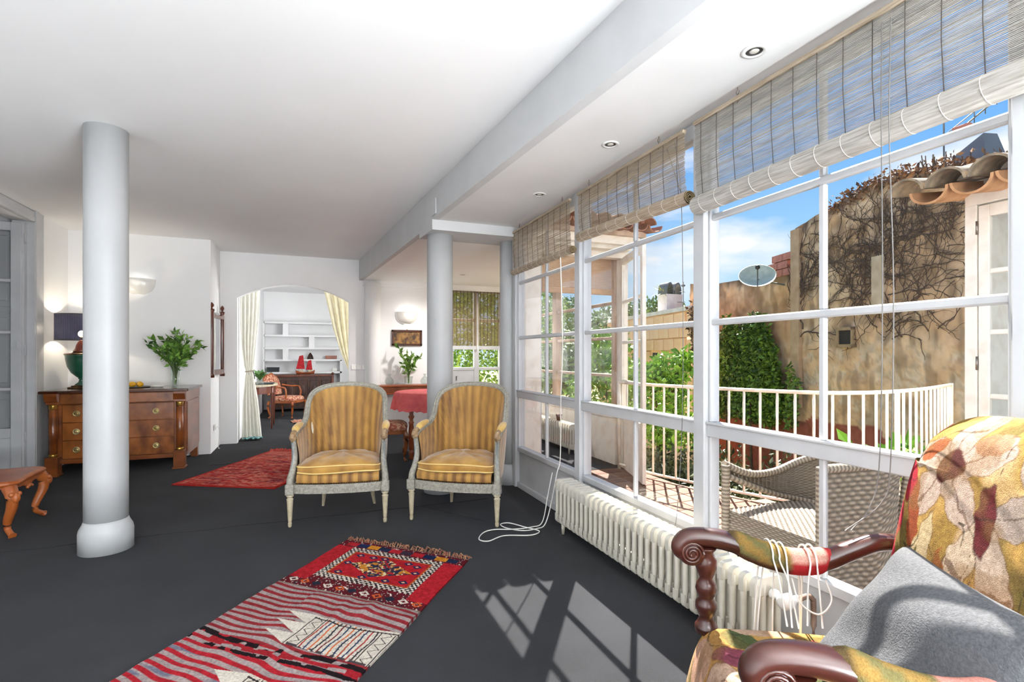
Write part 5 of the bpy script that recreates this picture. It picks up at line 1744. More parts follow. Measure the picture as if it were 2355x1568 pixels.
for j in range(24):
    for i in range(12):
        x = 2.17 + i * .197; y = 4.93 - j * .197
        if x > 4.06 and y < 2.1: continue
        if inside(x, y, terr) and cnt < 300:
            o = place('paving_tile', tile_me[rg.random() < .4], terrace, (x, y, rg.uniform(-.0015, .0015))); cnt += 1

t = thing('terrace_railing', 'cream metal railing curving around the terrace', 'railing', (0, 0, 0))
MB().tube([(p[0], p[1], .985) for p in RP], .016, 8).build('top_rail', 'rail_paint', t)
MB().tube([(p[0], p[1], .055) for p in RP], .014, 8).build('bottom_rail', 'rail_paint', t)
bal = MB().lathe([(.0105, .05), (.0105, .98)], 8).mesh('baluster', 'rail_paint')
L_ = [0.0]
for i in range(1, 120): L_.append(L_[-1] + float(np.linalg.norm(RP[i] - RP[i - 1])))
k = int(L_[-1] / .136)
for i in range(k + 1):
    q = L_[-1] * i / k
    x, y = float(np.interp(q, L_, [p[0] for p in RP])), float(np.interp(q, L_, [p[1] for p in RP]))
    place('baluster', bal, t, (x, y, 0))
for q in (0, 30, 62, 90, 119):
    MB().lathe([(.02, -.014), (.018, 1.0)], 10, (RP[q][0], RP[q][1], 0)).build('post', 'rail_paint', t)

# ------------------------------------------------------------------ glazed wing beyond the window wall
mk('wing_wood', 'cdb6a2', 'a98f7a', sc=8, rough=0.6, stretch=(1, 1, .3))
struct('wall_wing_lintel', B(1.99, 3.46, 5.04, 5.16, 2.42, 2.60), 'cream_paint', 'cream beam over the doorway of the glazed wing')
struct('wall_wing_post', MB().box(2.13, 2.34, 5.04, 5.16, 0, 2.42, .004), 'cream_paint', 'cream post of the glazed wing')
struct('wall_wing_corner', MB().box(3.38, 3.46, 5.04, 5.16, 0, 2.42, .004), 'cream_paint', 'cream corner post of the glazed wing')
w5 = sroot('window_5', 'tall slim window beside the cream post of the wing')
B(1.99, 2.13, 5.06, 5.14, 0, .45, .003).build('base_panel', 'cream_paint', w5)
for z in (.45, .95, 1.45, 2.0):
    B(1.99, 2.13, 5.07, 5.13, z - .015, z + .015).build('muntin', 'white_paint', w5)
B(1.99, 2.02, 5.07, 5.13, .45, 2.42).build('stile', 'white_paint', w5)
glass(w5, 2.02, 2.13, 5.10, 5.104, .465, 2.42)
# east wall of the wing
w6 = sroot('window_6', 'row of windows along the far side of the glazed wing')
B(3.36, 3.44, 5.16, 8.47, 0, .55, .003).build('base_panel', 'cream_paint', w6)
B(3.35, 3.45, 5.16, 8.47, .55, .60, .004).build('sill', 'cream_paint', w6)
B(3.35, 3.45, 5.16, 8.47, 2.35, 2.60, .004).build('header', 'wing_wood', w6)
ys = [5.16, 5.95, 6.75, 7.55, 8.47]
for i in range(4):
    for yy in (ys[i] + .03, ys[i + 1] - .03):
        B(3.35, 3.44, yy - .032, yy + .032, .60, 2.35, .004).build('post', 'wing_wood', w6)
    for z in (1.05, 1.50, 1.92):
        B(3.37, 3.42, ys[i] + .06, ys[i + 1] - .06, z - .018, z + .018, .004).build('muntin', 'wing_wood', w6)
    glass(w6, 3.39, 3.394, ys[i] + .06, ys[i + 1] - .06, .60, 2.35)

def leaf_door(root, w, h, zs_, zp, mat='white_paint', st=.07):
    """door leaf in local x (0..w), y thickness, with glazed upper part above zp."""
    parts = []
    for x0 in (0, w - st):
        B(x0, x0 + st, -.02, .02, .01, h, .004).build('stile', mat, root)
    B(st, w - st, -.02, .02, h - .08, h, .004).build('rail', mat, root)
    B(st, w - st, -.02, .02, zp - .04, zp + .03, .004).build('rail', mat, root)
    B(st, w - st, -.012, .012, .01, zp - .04, .003).build('panel', mat, root)
    zz = [zp + .03] + zs_ + [h - .08]
    for z in zs_:
        B(st, w - st, -.016, .016, z - .016, z + .016, .004).build('muntin', mat, root)
    for a, b in zip(zz[:-1], zz[1:]):
        B(st, w - st, -.002, .002, a, b).build('pane', 'window_glass', root)
d2 = sroot('door_2', 'white terrace door leaf standing open outside the wing')
d2.location = (3.37, 5.03, 0); d2.rotation_euler = (0, 0, math.atan2(4.24 - 5.03, 3.10 - 3.37))
leaf_door(d2, .84, 2.41, [1.0, 1.44, 1.9], .58, 'cream_paint')
d3 = sroot('door_3', 'second door leaf of the wing pushed open inwards')
d3.location = (2.37, 5.12, 0); d3.rotation_euler = (0, 0, math.radians(96))
leaf_door(d3, .50, 2.4, [1.0, 1.44, 1.9], .45)
# blind inside the wing doorway
mk('wing_blind', 'c9a888', 'b08f70', sc=50, rough=0.8, stretch=(.2, 1, 4))
t = thing('wing_blind', 'tan woven blind half lowered in the doorway of the glazed wing', 'blind', (2.89, 5.20, 2.475))
m = MB()
for i in range(72):
    z = -.42 * (i + .5) / 72
    m.box(-.46, .45, -.0015, .0015, z - .0022, z + .0022)
o = m.build('slat_sheet', 'wing_blind', t); o['kind'] = 'stuff'
B(-.47, .46, -.016, .012, -.47, -.40, .006).build('hem', 'wing_blind', t)
B(-.47, .46, -.016, .012, -.01, .02, .004).build('head_rail', 'wing_blind', t)
radiator('wing_radiator', 'second cream radiator inside the glazed wing', 3.14, 3.28, 5.85, 7.25, .07, .40, 22, False)
o = MB().lathe([(.0, 0), (.03, 0), (.042, .07), (.046, .07), (.046, .085), (.04, .085), (.036, .07), (.0, .06)], 18).build('flower_pot', 'terracotta', None, (3.20, 6.3, .40)); tag(o, 'small terracotta pot on the second radiator', 'pot')

# wing roof with barrel tiles along the terrace eave
cover = lambda L, r: [[(r * (1 - .12 * i) * math.cos(PI * k / 12), L * i, r * (1 - .12 * i) * .85 * math.sin(PI * k / 12)) for k in range(13)] for i in (0, 1)]
def tile_mesh(name, L, r, th, mat, conv=True):
    s = 1 if conv else -1
    o1 = [[(x, y, s * z) for x, y, z in row] for row in cover(L, r)]
    o2 = [[(x, y, s * z) for x, y, z in row] for row in cover(L, r - th)]
    m = MB().grid(o1).grid(o2)
    for i in (0, 1):
        m.grid([o1[i], o2[i]], smooth=False)
    return m.mesh(name, mat)
mk('roof_cover', '6f6456', '9c8a70', sc=16, rough=0.95, bump=0.4, bsc=60)
rf = thing('wing_roof', 'tiled roof edge of the glazed wing over the terrace', 'roof', (0, 0, 0))
MB().prism([(4.72, 2.60), (8.7, 3.0), (8.7, 3.06), (4.72, 2.66)], 1.95, 3.48, 'x').build('deck', 'wing_wood', rf)
B(2.0, 3.46, 4.80, 4.86, 2.52, 2.62, .004).build('fascia', 'cream_paint', rf)
B(2.0, 3.40, 4.88, 5.03, 2.48, 2.56, .004).build('eave_board', 'cream_paint', rf)
tc_ = tile_mesh('cover_tile', .42, .088, .012, 'roof_tile_red')
tn_ = tile_mesh('channel_tile', .42, .088, .012, 'roof_tile_red', False)
for i in range(8):
    x = 2.10 + i * .185
    o = place('cover_tile', tc_, rf, (x, 4.54, 2.70)); o.rotation_euler = (math.atan(.1), 0, 0)
    if i < 8:
        o = place('channel_tile', tn_, rf, (x + .0925, 4.56, 2.70)); o.rotation_euler = (math.atan(.1), 0, 0)

# ------------------------------------------------------------------ window_7: far window of the dining corner, with two brown blinds
w7 = sroot('window_7', 'white double window at the far end of the dining corner')
for x in (2.28, 2.715, 3.155):
    wd = .02 if x != 2.715 else .045
    B(x - wd, x + wd, 8.50, 8.57, 0, 2.43, .003).build('stile', 'white_paint', w7)
B(2.26, 3.17, 8.50, 8.57, 2.38, 2.43).build('head', 'white_paint', w7)
for z in (1.90, 1.06):
    for xa_, xb_ in ((2.30, 2.67), (2.76, 3.135)):
        B(xa_, xb_, 8.51, 8.56, z - .025, z + .025, .003).build('muntin', 'white_paint', w7)
B(2.30, 2.67, 8.52, 8.55, 0, 1.04).build('panel', 'white_paint', w7)
MB().tube([(2.36, 8.50, .93), (2.34, 8.47, .93), (2.34, 8.465, .86)], .008, 6).build('handle', 'lamp_dark', w7)
for xa_, xb_ in ((2.30, 2.67), (2.76, 3.135)):
    glass(w7, xa_, xb_, 8.53, 8.534, 1.08, 2.38)
glass(w7, 2.76, 3.135, 8.53, 8.534, .05, 1.04)
for k, (xa_, xb_) in enumerate(((2.245, 2.70), (2.735, 3.20))):
    t = thing('brown_blind', ['brown woven blind on the left half of the far window', 'brown woven blind on the right half of the far window'][k], 'blind', ((xa_ + xb_) / 2, 8.47, 2.42), 0, 'brown blinds of the far window')
    h = (xb_ - xa_) / 2
    m = MB()
    rg = random.Random(k)
    for i in range(120):
        z = -.97 * (i + .5) / 120
        yy = -.010 + rg.uniform(-.002, .002)
        m.box(-h, h, yy - .0012, yy + .0012, z - .0029, z + .0029)
    o = m.build('slat_sheet', 'brown_blind', t); o['kind'] = 'stuff'
    for i in range(7):
        x = -h + (i + .5) * 2 * h / 7
        B(x - .003, x + .003, -.016, -.006, -.97, 0).build('string', 'blind_string', t)
    B(-h, h, -.02, .0, -1.03, -.965, .004).build('hem', 'white_paint', t)

# ------------------------------------------------------------------ annex at the right
ax = thing('garden_annex', 'white garden annex with glazed door and tiled eave at the right of the terrace', 'annex', (0, 0, 0))
B(4.13, 4.22, 2.02, 2.085, 0, 2.30, .003).build('door_post', 'cream_paint', ax)
B(4.13, 4.24, -1.2, 2.085, 2.30, 2.46, .004).build('lintel', 'cream_paint', ax)
B(4.20, 6.4, 2.02, 2.09, 0, 2.6).build('side_wall', 'cream_paint', ax)
B(6.3, 6.4, -1.2, 2.02, 0, 2.6).build('rear_wall', 'plaster', ax)
B(4.13, 6.4, -1.2, -1.1, 0, 2.46).build('end_wall', 'plaster', ax)
B(4.05, 6.4, -1.3, 2.2, 2.47, 2.56).build('roof_deck', 'cream_paint', ax)
mk('pale_curtain', 'c4d6da', 'aebfc4', sc=3, rough=0.9, stretch=(1, 14, .05))
P = [[(4.62 + .03 * math.sin(i * .9), 1.98 - i * .03, z) for z in (.05, .8, 1.5, 2.2)] for i in range(100)]
MB().grid(P).build('curtain', 'pale_curtain', ax)
d4 = sroot('door_4', 'white glazed door of the garden annex')
d4.location = (4.16, 2.015, 0); d4.rotation_euler = (0, 0, -PI / 2)
leaf_door(d4, .95, 2.29, [1.03, 1.45, 1.85], .38, 'cream_paint', .06)
for z in (1.2, 2.1):
    MB().lathe([(.007, 0), (.007, .09)], 8, (-.004, -.026, z)).build('hinge', 'rust_metal', d4)
d5 = sroot('door_5', 'second glazed door leaf of the annex')
d5.location = (4.16, 1.06, 0); d5.rotation_euler = (0, 0, -PI / 2)
leaf_door(d5, .95, 2.29, [1.03, 1.45, 1.85], .38, 'cream_paint', .06)
tc_ = tile_mesh('cover_tile', .60, .115, .016, 'roof_cover')
tn_ = tile_mesh('channel_tile', .60, .115, .016, 'tile_under', False)
for i in range(12):
    y = 2.24 - i * .235
    o = place('cover_tile', tc_, ax, (3.76, y, 2.395)); o.rotation_euler = (math.radians(9), 0, -PI / 2)
    o = place('channel_tile', tn_, ax, (3.80, y - .117, 2.395)); o.rotation_euler = (math.radians(9), 0, -PI / 2)

# ------------------------------------------------------------------ wicker chairs on the terrace
mk('wicker', 'ffffff', attr=True, rough=0.6)
WK = [np.array(lin('a09483')), np.array(lin('5a5044')), np.array(lin('7a6e60'))]
def weave_patch(m, Pf, nrm, nu, nv, amp=.004):
    """Pf(u,v)->point, over-under relief of nu strands by nv stakes."""
    su, sv = nu * 2, nv * 4
    P, C = [], []
    for i in range(su + 1):
        row, rc = [], []
        for j in range(sv + 1):
            u, v = i / su, j / sv
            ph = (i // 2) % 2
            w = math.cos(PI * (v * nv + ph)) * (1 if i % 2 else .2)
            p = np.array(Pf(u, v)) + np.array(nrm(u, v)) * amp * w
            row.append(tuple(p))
            k = .62 + .38 * w  # colour darkened where strands dip and in the gaps, imitating crease shade
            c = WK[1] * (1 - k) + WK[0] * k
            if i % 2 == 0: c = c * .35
            rc.append(tuple(c))
        P.append(row); C.append(rc)
    m.grid(P, cols=C, smooth=False)

def wicker_chair(label, loc, rotz):
    t = thing('wicker_chair', label, 'armchair', loc, rotz, 'wicker chairs on the terrace')
    plan = crom([(-.30, -.34), (-.305, -.15), (-.31, .05), (-.28, .22), (-.16, .31), (0, .33), (.16, .31), (.28, .22), (.31, .05), (.305, -.15), (.30, -.34)], 61)
    topz = crom([(.665,), (.59,), (.585,), (.64,), (.70,), (.715,), (.73,), (.75,), (.755,), (.76,), (.765,)], 61)
    botz = crom([(.60,), (.52,), (.45,), (.41,), (.39,), (.38,), (.38,), (.30,), (.06,), (.06,), (.06,)], 61)
    flare = lambda v: 1.0 + .10 * v
    def pf(u, v):
        q = u * 60; i = min(int(q), 59); a = q - i
        p = plan[i] * (1 - a) + plan[i + 1] * a
        z0 = botz[i][0] * (1 - a) + botz[i + 1][0] * a; z1 = topz[i][0] * (1 - a) + topz[i + 1][0] * a
        z = z0 + (z1 - z0) * v
        k = 1 + .14 * max(0, z - .36)
        return (p[0] * k, p[1] * k, z)
    def nf(u, v):
        p = pf(u, v); n = np.array([p[0], p[1] + .02, 0.0]); return n / (np.linalg.norm(n) + 1e-9)
    # strands run along u (horizontal), stakes along v
    m = MB()
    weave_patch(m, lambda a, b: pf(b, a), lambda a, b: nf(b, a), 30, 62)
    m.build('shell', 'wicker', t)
    def braid(pts, r, name='braid'):
        c = []
        n = len(pts)
        for i in range(n): c.append(tuple(WK[i % 2] * (1.1 if i % 2 == 0 else .9)))
        MB().tube(pts, [r * (1.0 + .10 * (i % 2)) for i in range(n)], 8, cols=c).build(name, 'wicker', t)
    braid([pf(i / 160, 1.0) for i in range(161)], .021, 'top_braid')
    braid([tuple(np.array(pf(i / 120, 0.0)) - nf(i / 120, 0) * .012) for i in range(0, 76)], .016, 'lower_braid')
    braid([(.30, -.34 - .02, .04 + .73 * i / 60) for i in range(61)], .020, 'front_post')
    braid([(-.30, -.35, .0 + .66 * i / 60) for i in range(61)], .022, 'front_post')
    for s in (-1, 1):
        braid([(s * (.22 + .05 * i / 60), .27 + .07 * i / 60, .0 + .70 * i / 60) for i in range(61)], .024, 'rear_post')
    # seat and apron
    m = MB()
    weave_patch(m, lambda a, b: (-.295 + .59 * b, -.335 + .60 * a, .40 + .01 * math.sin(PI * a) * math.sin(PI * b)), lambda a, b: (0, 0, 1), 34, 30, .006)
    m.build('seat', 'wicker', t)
    for (pa, pb, nr) in (((-.295, -.345), (.295, -.345), (0, -1, 0)), ((-.30, -.34), (-.29, .22), (-1, 0, 0)), ((.295, -.34), (.295, .22), (1, 0, 0))):
        m = MB()
        weave_patch(m, lambda a, b: (pa[0] + (pb[0] - pa[0]) * b, pa[1] + (pb[1] - pa[1]) * b, .405 - (.13 - .05 * math.sin(PI * b)) * a - .05 * a), lambda a, b: nr, 12, 26, .003)
        m.build('apron', 'wicker', t)
    return t
wicker_chair('grey brown wicker armchair just outside the near window', (2.60, 2.00, 0), -PI / 2)
wicker_chair('wicker armchair farther out beside the annex door, mostly hidden', (3.68, 1.86, 0), math.radians(-100))

# ------------------------------------------------------------------ old garden wall, tall gable with dead vines
S0 = np.array([7.66, 4.46]); SD = np.array([1.4, 5.19]) / math.hypot(1.4, 5.19); SN = np.array([-SD[1], SD[0]])   # SN points to the terrace
def wp(s, z, off=0.0):
    q = S0 + SD * s + SN * off
    return (float(q[0]), float(q[1]), float(z))
mk('old_plaster', 'ffffff', 'd2cabd', sc=5, rough=0.95, attr=True, bump=0.7, bsc=14, lo=.3, hi=.75, detail=9)
mk('brick_red', 'b87c6e', '9c6456', sc=14, rough=0.9, bump=0.3, bsc=40)
mk('dead_vine', '43332a', '5c4738', sc=14, rough=0.95)
mk('grey_screen', '6a6f76', '585d64', sc=4, rough=0.6)
mk('dish_green', 'c2c6b2', 'a8ae98', sc=8, rough=0.6)
mk('metal_grey', '6a6a68', rough=0.5, metal=0.6)
mk('peach_plaster', 'fbd2ac', 'f2c298', sc=3, rough=0.9, bump=0.2, bsc=20)
mk('chimney_white', 'e6dcd6', 'd5c6c0', sc=6, rough=0.9)
mk('dark_void', '1c1814', rough=0.9)
mk('brown_leaf', 'ffffff', attr=True, rough=0.9)

gb = thing('old_gable_wall', 'tall weathered plaster gable wall covered in dead vines behind the terrace', 'wall', (0, 0, 0))
prof = [(-3.0, 3.1), (-1.3, 3.38), (-.75, 3.56), (-.2, 3.72), (.27, 3.84), (.81, 3.86), (1.63, 3.74), (2.17, 3.66), (2.42, 3.62), (2.45, 2.80), (3.18, 2.89), (5.39, 3.0), (6.6, 3.18)]
def ztop(s):
    return float(np.interp(s, [p[0] for p in prof], [p[1] for p in prof]))
ns, nz = 320, 140
ss = np.unique(np.concatenate([np.linspace(-3.0, 6.6, ns), [2.43, 2.449]]))
ns = len(ss)
Sg = np.repeat(ss[:, None], nz, 1)
Tg = np.array([ztop(s) for s in ss])
Zg = -1.2 + (Tg[:, None] + 1.2) * np.linspace(0, 1, nz)[None, :]
U, V = Sg + 4, Zg + 1
n1, n2, n3, n4 = vnoise(U, V, 71, 2.2), vnoise(U, V, 72, 7), vnoise(U, V, 73, 22), vnoise(U, V * .35, 74, 9)
C = np.ones(U.shape + (3,)) * np.array(lin('cfae8c'))
C = mixc(C, np.clip((n1 - .45) * 3, 0, .8), 'dcc2a4')
C = mixc(C, np.clip((n2 - .55) * 4, 0, .7), 'a88c6e')
low = np.clip((1.75 - Zg) / .5, 0, 1) * (Sg < 2.2)
C = mixc(C, low * np.clip((n2 * .6 + n3 * .4 - .50) * 5, 0, .6), 'ddd2c0')
C = mixc(C, low * np.clip((n3 - .66) * 6, 0, .4), '8f7a62')
C = mixc(C, np.clip((n4 - .6) * 4, 0, .5), '7a6552')
C = mixc(C, np.clip((.22 - (Tg[:, None] - Zg)) / .2, 0, 1) * .75 * (.4 + n2), '5a4a3c')
lw = (Sg > 2.44)
C = mixc(C, lw * .55 * np.clip(1 - np.abs(Zg - 1.9) / 1.0, 0, 1), 'c48f63')
red = Zg < (.12 + .10 * np.sin(Sg * 1.3) + .14 * (n2 - .5) + np.where(Sg < .5, -.12, 0))
C = mixc(C, red.astype(float) * .95, '8d4536')
C = mixc(C, red * np.clip((n3 - .6) * 4, 0, .5), '6f3428')
P = [[wp(ss[i], Zg[i, j], -.0 - .04 * (n2[i, j] - .5)) for j in range(nz)] for i in range(ns)]
MB().grid(P, cols=[[tuple(C[i, j]) for j in range(nz)] for i in range(ns)]).build('plaster_face', 'old_plaster', gb)
poly = [(-3.0, -1.2)] + [p for p in prof] + [(6.6, -1.2)]
core = MB()
n = len(poly)
vs = [wp(s, z - .01, -.05) for s, z in poly] + [wp(s, z - .01, -.45) for s, z in poly]
core.add(vs, [tuple(range(n)), tuple(range(2 * n - 1, n - 1, -1))] + [(i, n + i, n + (i + 1) % n, (i + 1) % n) for i in range(n)])
core.c = {i: lin('8f765c') for i in range(2 * n)}
core.build('core', 'old_plaster', gb)
def wbox(m, s0, s1, z0, z1, o0, o1, bev=0):
    vs = [wp(s, z, o) for z in (z0, z1) for o in (o0, o1) for s in (s0, s1)]
    m.add(vs, [(0, 2, 3, 1), (4, 5, 7, 6), (0, 1, 5, 4), (2, 6, 7, 3), (0, 4, 6, 2), (1, 3, 7, 5)])
    return m
for (s0, s1, z0, z1, col) in ((2.22, 2.45, .35, 3.58, 'b79c80'), (.42, .62, 1.9, 2.75, 'c4b39c')):
    m = wbox(MB(), s0, s1, z0, z1, 0, .07); m.c = {i: lin(col) for i in range(8)}
    m.build('pilaster', 'old_plaster', gb)
m = wbox(MB(), 1.02, 1.28, 1.47, 1.69, -.02, .05); m.build('small_window', 'dark_void', gb)
fm = MB()
for a in ((.98, 1.32, 1.69, 1.74), (.98, 1.32, 1.42, 1.47), (.98, 1.02, 1.42, 1.74), (1.28, 1.32, 1.42, 1.74)):
    wbox(fm, *a, 0, .07)
fm.c = {i: lin('a08a6c') for i in range(len(fm.v))}
fm.build('window_frame', 'old_plaster', gb)
bm = wbox(MB(), 0, .30, 0, .13, -.12, .02).mesh('brick', 'brick_red')
for r in range(3):
    for c in range(2):
        s_, z_ = 2.46 + c * .315 + (.15 if r % 2 else 0), 2.80 + r * .145
        if z_ + .13 > 2.95 + .9 * (1 - (s_ - 2.45) / .9): continue
        o = place('brick', bm, gb, (SD[0] * s_, SD[1] * s_, z_))
# roof screen and lump behind the gable, antenna, dish
def wprop(name, mb, mat, label, cat):
    return tag(mb.build(name, mat), label, cat)
wprop('roof_screen', wbox(wbox(MB(), .35, 1.62, 3.70, 4.02, -.9, -.82), 1.56, 1.62, 3.3, 4.05, -.92, -.80), 'grey_screen', 'grey metal screen on the roof behind the gable', 'screen')
m = MB()
vs = [wp(-.55, 3.6, -.5), wp(.0, 3.6, -.5), wp(.0, 3.6, -.9), wp(-.55, 3.6, -.9), wp(-.42, 4.18, -.6), wp(-.02, 4.02, -.6), wp(-.02, 4.02, -.8), wp(-.42, 4.18, -.8)]
m.add(vs, [(0, 1, 5, 4), (1, 2, 6, 5), (2, 3, 7, 6), (3, 0, 4, 7), (4, 5, 6, 7), (0, 3, 2, 1)])
wprop('chimney_stump', m, 'grey_screen', 'slanted grey chimney stump on top of the gable', 'chimney')
t = thing('tv_antenna', 'thin television antenna with a slanted boom above the gable', 'antenna', wp(.12, 3.75, -.6))
MB().tube([(0, 0, 0), (0, 0, 1.15)], .012, 6).build('mast', 'metal_grey', t)
MB().tube([(SD[0] * .16, SD[1] * .16, 0), (SD[0] * .16, SD[1] * .16, .42)], .012, 6).build('mast', 'metal_grey', t)
bo = MB()
d_ = np.array([-SD[0], -SD[1], .38]); d_ /= np.linalg.norm(d_)
q0 = np.array([0, 0, .52])
bo.tube([tuple(q0), tuple(q0 + d_ * .95)], .010, 6)
bo.tube([tuple(q0 + np.array([0, 0, .10])), tuple(q0 + d_ * .95 + np.array([0, 0, .06]))], .007, 5)
bo.build('boom', 'metal_grey', t)
for k in (.45, .6, .75, .9):
    c = q0 + d_ * k
    MB().tube([tuple(c + np.array([0, 0, -.07])), tuple(c + np.array([0, 0, .09]))], .006, 5).build('element', 'metal_grey', t)
c = q0 + d_ * .28
MB().box(-.04, .04, -.10, .10, -.03, .03, .006, M=Matrix.Translation(tuple(c))).build('amplifier', 'brick_red', t)

t = thing('satellite_dish', 'old greenish satellite dish fixed to the low wall', 'satellite dish', wp(2.88, 2.74, .45))
nd = Vector((-.52, -.50, .69)).normalized()
M_ = nd.to_track_quat('Z', 'Y').to_matrix().to_4x4()
MB().lathe([(.0, .0), (.12, .012), (.22, .045), (.31, .09), (.33, .105), (.32, .10), (.22, .035), (.12, .002), (.0, -.01)], 28, M=M_).build('reflector', 'dish_green', t)
MB().tube([tuple(M_ @ Vector((0, -.3, .08))), tuple(M_ @ Vector((0, -.12, .36)))], .012, 6).build('feed_arm', 'metal_grey', t)
MB().ball(tuple(M_ @ Vector((0, -.11, .38))), .045, 10, 6).build('receiver', 'lamp_dark', t)
MB().tube([(0, 0, 0), tuple(np.array(wp(2.70, 2.62, .0)) - np.array(wp(2.88, 2.74, .45)))], .016, 6).build('bracket', 'metal_grey', t)

# dead vine stems, random walks over the plaster
rg = random.Random(77)
vm = MB()
def strand(s, z, ang, n, r, depth=0):
    pts = []
    for i in range(n):
        pts.append(wp(s, z, .02 + .03 * rg.random()))
        ang += rg.uniform(-.42, .42)
        st = rg.uniform(.03, .07)
        s += math.cos(ang) * st; z += math.sin(ang) * st
        if s < -1.4 or s > 2.6 or z > ztop(min(s, 2.42)) - .02 or z < 1.2: break
        if depth < 2 and rg.random() < .12:
            strand(s, z, ang + rg.choice((-1, 1)) * rg.uniform(.4, 1.1), int(n * .6), r * .65, depth + 1)
    if len(pts) > 2:
        m_ = len(pts)
        vm.tube(pts, [r * (1 - .7 * i / m_) for i in range(m_)], 4, cap=False)
for k in range(60):
    strand(rg.gauss(.45, .35), rg.uniform(1.9, 3.2), PI / 2 + rg.gauss(0, 1.1), 20, .009)
for k in range(80):
    strand(rg.uniform(-1.2, 1.9), rg.uniform(2.2, 3.4), rg.choice((0.2, PI - .2)) + rg.gauss(0, .6), 13, .007)
for k in range(14):
    strand(2.3 + rg.uniform(-.15, .05), 1.6 + rg.random(), PI / 2 + rg.gauss(0, .25), 24, .014)
for k in range(12):
    strand(rg.uniform(-.6, .9), 1.5 + rg.random() * .4, PI / 2 + rg.gauss(0, .8), 12, .010)
v_ = thing('dead_vine', 'tangle of bare dark vine stems on the tall gable wall', 'vine', (0, 0, 0))
o = vm.build('stems', 'dead_vine', v_); o['kind'] = 'stuff'
pts = []
for k in range(2600):
    s = rg.uniform(-1.5, 1.6)
    pts.append(wp(s, ztop(s) + rg.gauss(-.03, .07) + (.10 * rg.random() if s < -.4 else 0), rg.uniform(-.3, .08)))
place('dry_leaves', leaves('dry_leaves', np.array(pts), .075, 'brown_leaf', 5, '46342a', '93683f', 1.8, .2), v_)['kind'] = 'stuff'
tw = MB()
for k in range(60):
    s = rg.uniform(-1.4, -.1); p = np.array(wp(s, ztop(s), rg.uniform(-.2, .05)))
    tw.tube([tuple(p), tuple(p + np.array([rg.gauss(0, .04), rg.gauss(0, .04), rg.uniform(.06, .24)]))], .006, 4)
o = tw.build('twigs', 'dead_vine', v_); o['kind'] = 'stuff'

# ------------------------------------------------------------------ peach building
pb = thing('peach_building', 'low peach coloured building with block courses beyond the garden', 'building', (0, 0, 0))
F0, F1 = np.array([7.60, 8.55]), np.array([8.75, 14.4])
FD = (F1 - F0) / np.linalg.norm(F1 - F0); FN = np.array([-FD[1], FD[0]])
FL = float(np.linalg.norm(F1 - F0))
def fp(s, z, o=0.0):
    q = F0 + FD * s + FN * o
    return (float(q[0]), float(q[1]), float(z))
def fbox(m, s0, s1, z0, z1, o0, o1):
    vs = [fp(s, z, o) for z in (z0, z1) for o in (o0, o1) for s in (s0, s1)]
    m.add(vs, [(0, 2, 3, 1), (4, 5, 7, 6), (0, 1, 5, 4), (2, 6, 7, 3), (0, 4, 6, 2), (1, 3, 7, 5)]); return m
fbox(MB(), .25, FL, -1.2, 2.27, -.35, -.03).build('body', 'peach_plaster', pb)
bw, bh = .50, .285
blk = fbox(MB(), 0, bw - .03, 0, bh - .03, -.04, 0.02)
bme = MB(); bme.v = [(x - F0[0], y - F0[1], z) for x, y, z in blk.v]; bme.f, bme.sm, bme.mi = blk.f, blk.sm, blk.mi
bme = bme.mesh('wall_block', 'peach_plaster')
wins = ((1.85, 2.12, .20, 1.35), (.62, .86, -.3, 1.35), (3.0, 3.35, .3, 1.35))
for r in range(9):
    for c in range(12):
        s_, z_ = c * bw - (bw / 2 if r % 2 else 0), -.30 + r * bh
        if s_ < .24 or s_ + bw > FL: continue
        if any(s_ < w[1] and s_ + bw > w[0] and z_ < w[3] and z_ + bh > w[2] for w in wins): continue
        q = F0 + FD * s_
        place('wall_block', bme, pb, (float(q[0]), float(q[1]), z_))
for w in wins:
    fbox(MB(), *w, -.06, -.02).build('window', 'dark_void', pb)
fbox(MB(), .22, FL, 2.27, 2.36, -.38, .06).build('coping', 'chimney_white', pb)
wd_ = fp(1.2, 1.42, .12)
t = thing('chimney', 'white chimney with two arched cowls above the peach building', 'chimney', (8.5, 10.55, 2.2), 0)
B(-.24, .24, -.18, .18, -3.3, .62, .004).build('stack', 'chimney_white', t)
for x in (-.13, .11):
    P = []
    for a in range(13):
        an = PI * a / 12
        for_ = (.11 * math.cos(an), .30 * math.sin(an) ** .8)
        P.append([(x + for_[0], y, .62 + for_[1]) for y in (-.17, .17)])
    Pi = [[(x + (p[0] - x) * .8, p[1], .62 + (p[2] - .62) * .85) for p in row] for row in P]
    mm = MB().grid(P, smooth=False).grid(Pi, smooth=False)
    for j in (0, 1):
        mm.grid([[P[i][j] for i in range(13)], [Pi[i][j] for i in range(13)]], smooth=False)
    mm.build('cowl', 'metal_grey', t)
t = thing('roof_antenna', 'thin roof antenna beside the white chimney', 'antenna', (8.62, 10.2, 2.36))
MB().tube([(0, 0, -3.4), (0, 0, .75)], .012, 6).build('mast', 'metal_grey', t)
for z in (.25, .5):
    MB().tube([(-.14, .05, z), (.04, -.02, z)], .008, 5).build('arm', 'metal_grey', t)
MB().ball((0, 0, .66), .05, 8, 6, (1, 1, .7)).build('head', 'metal_grey', t)

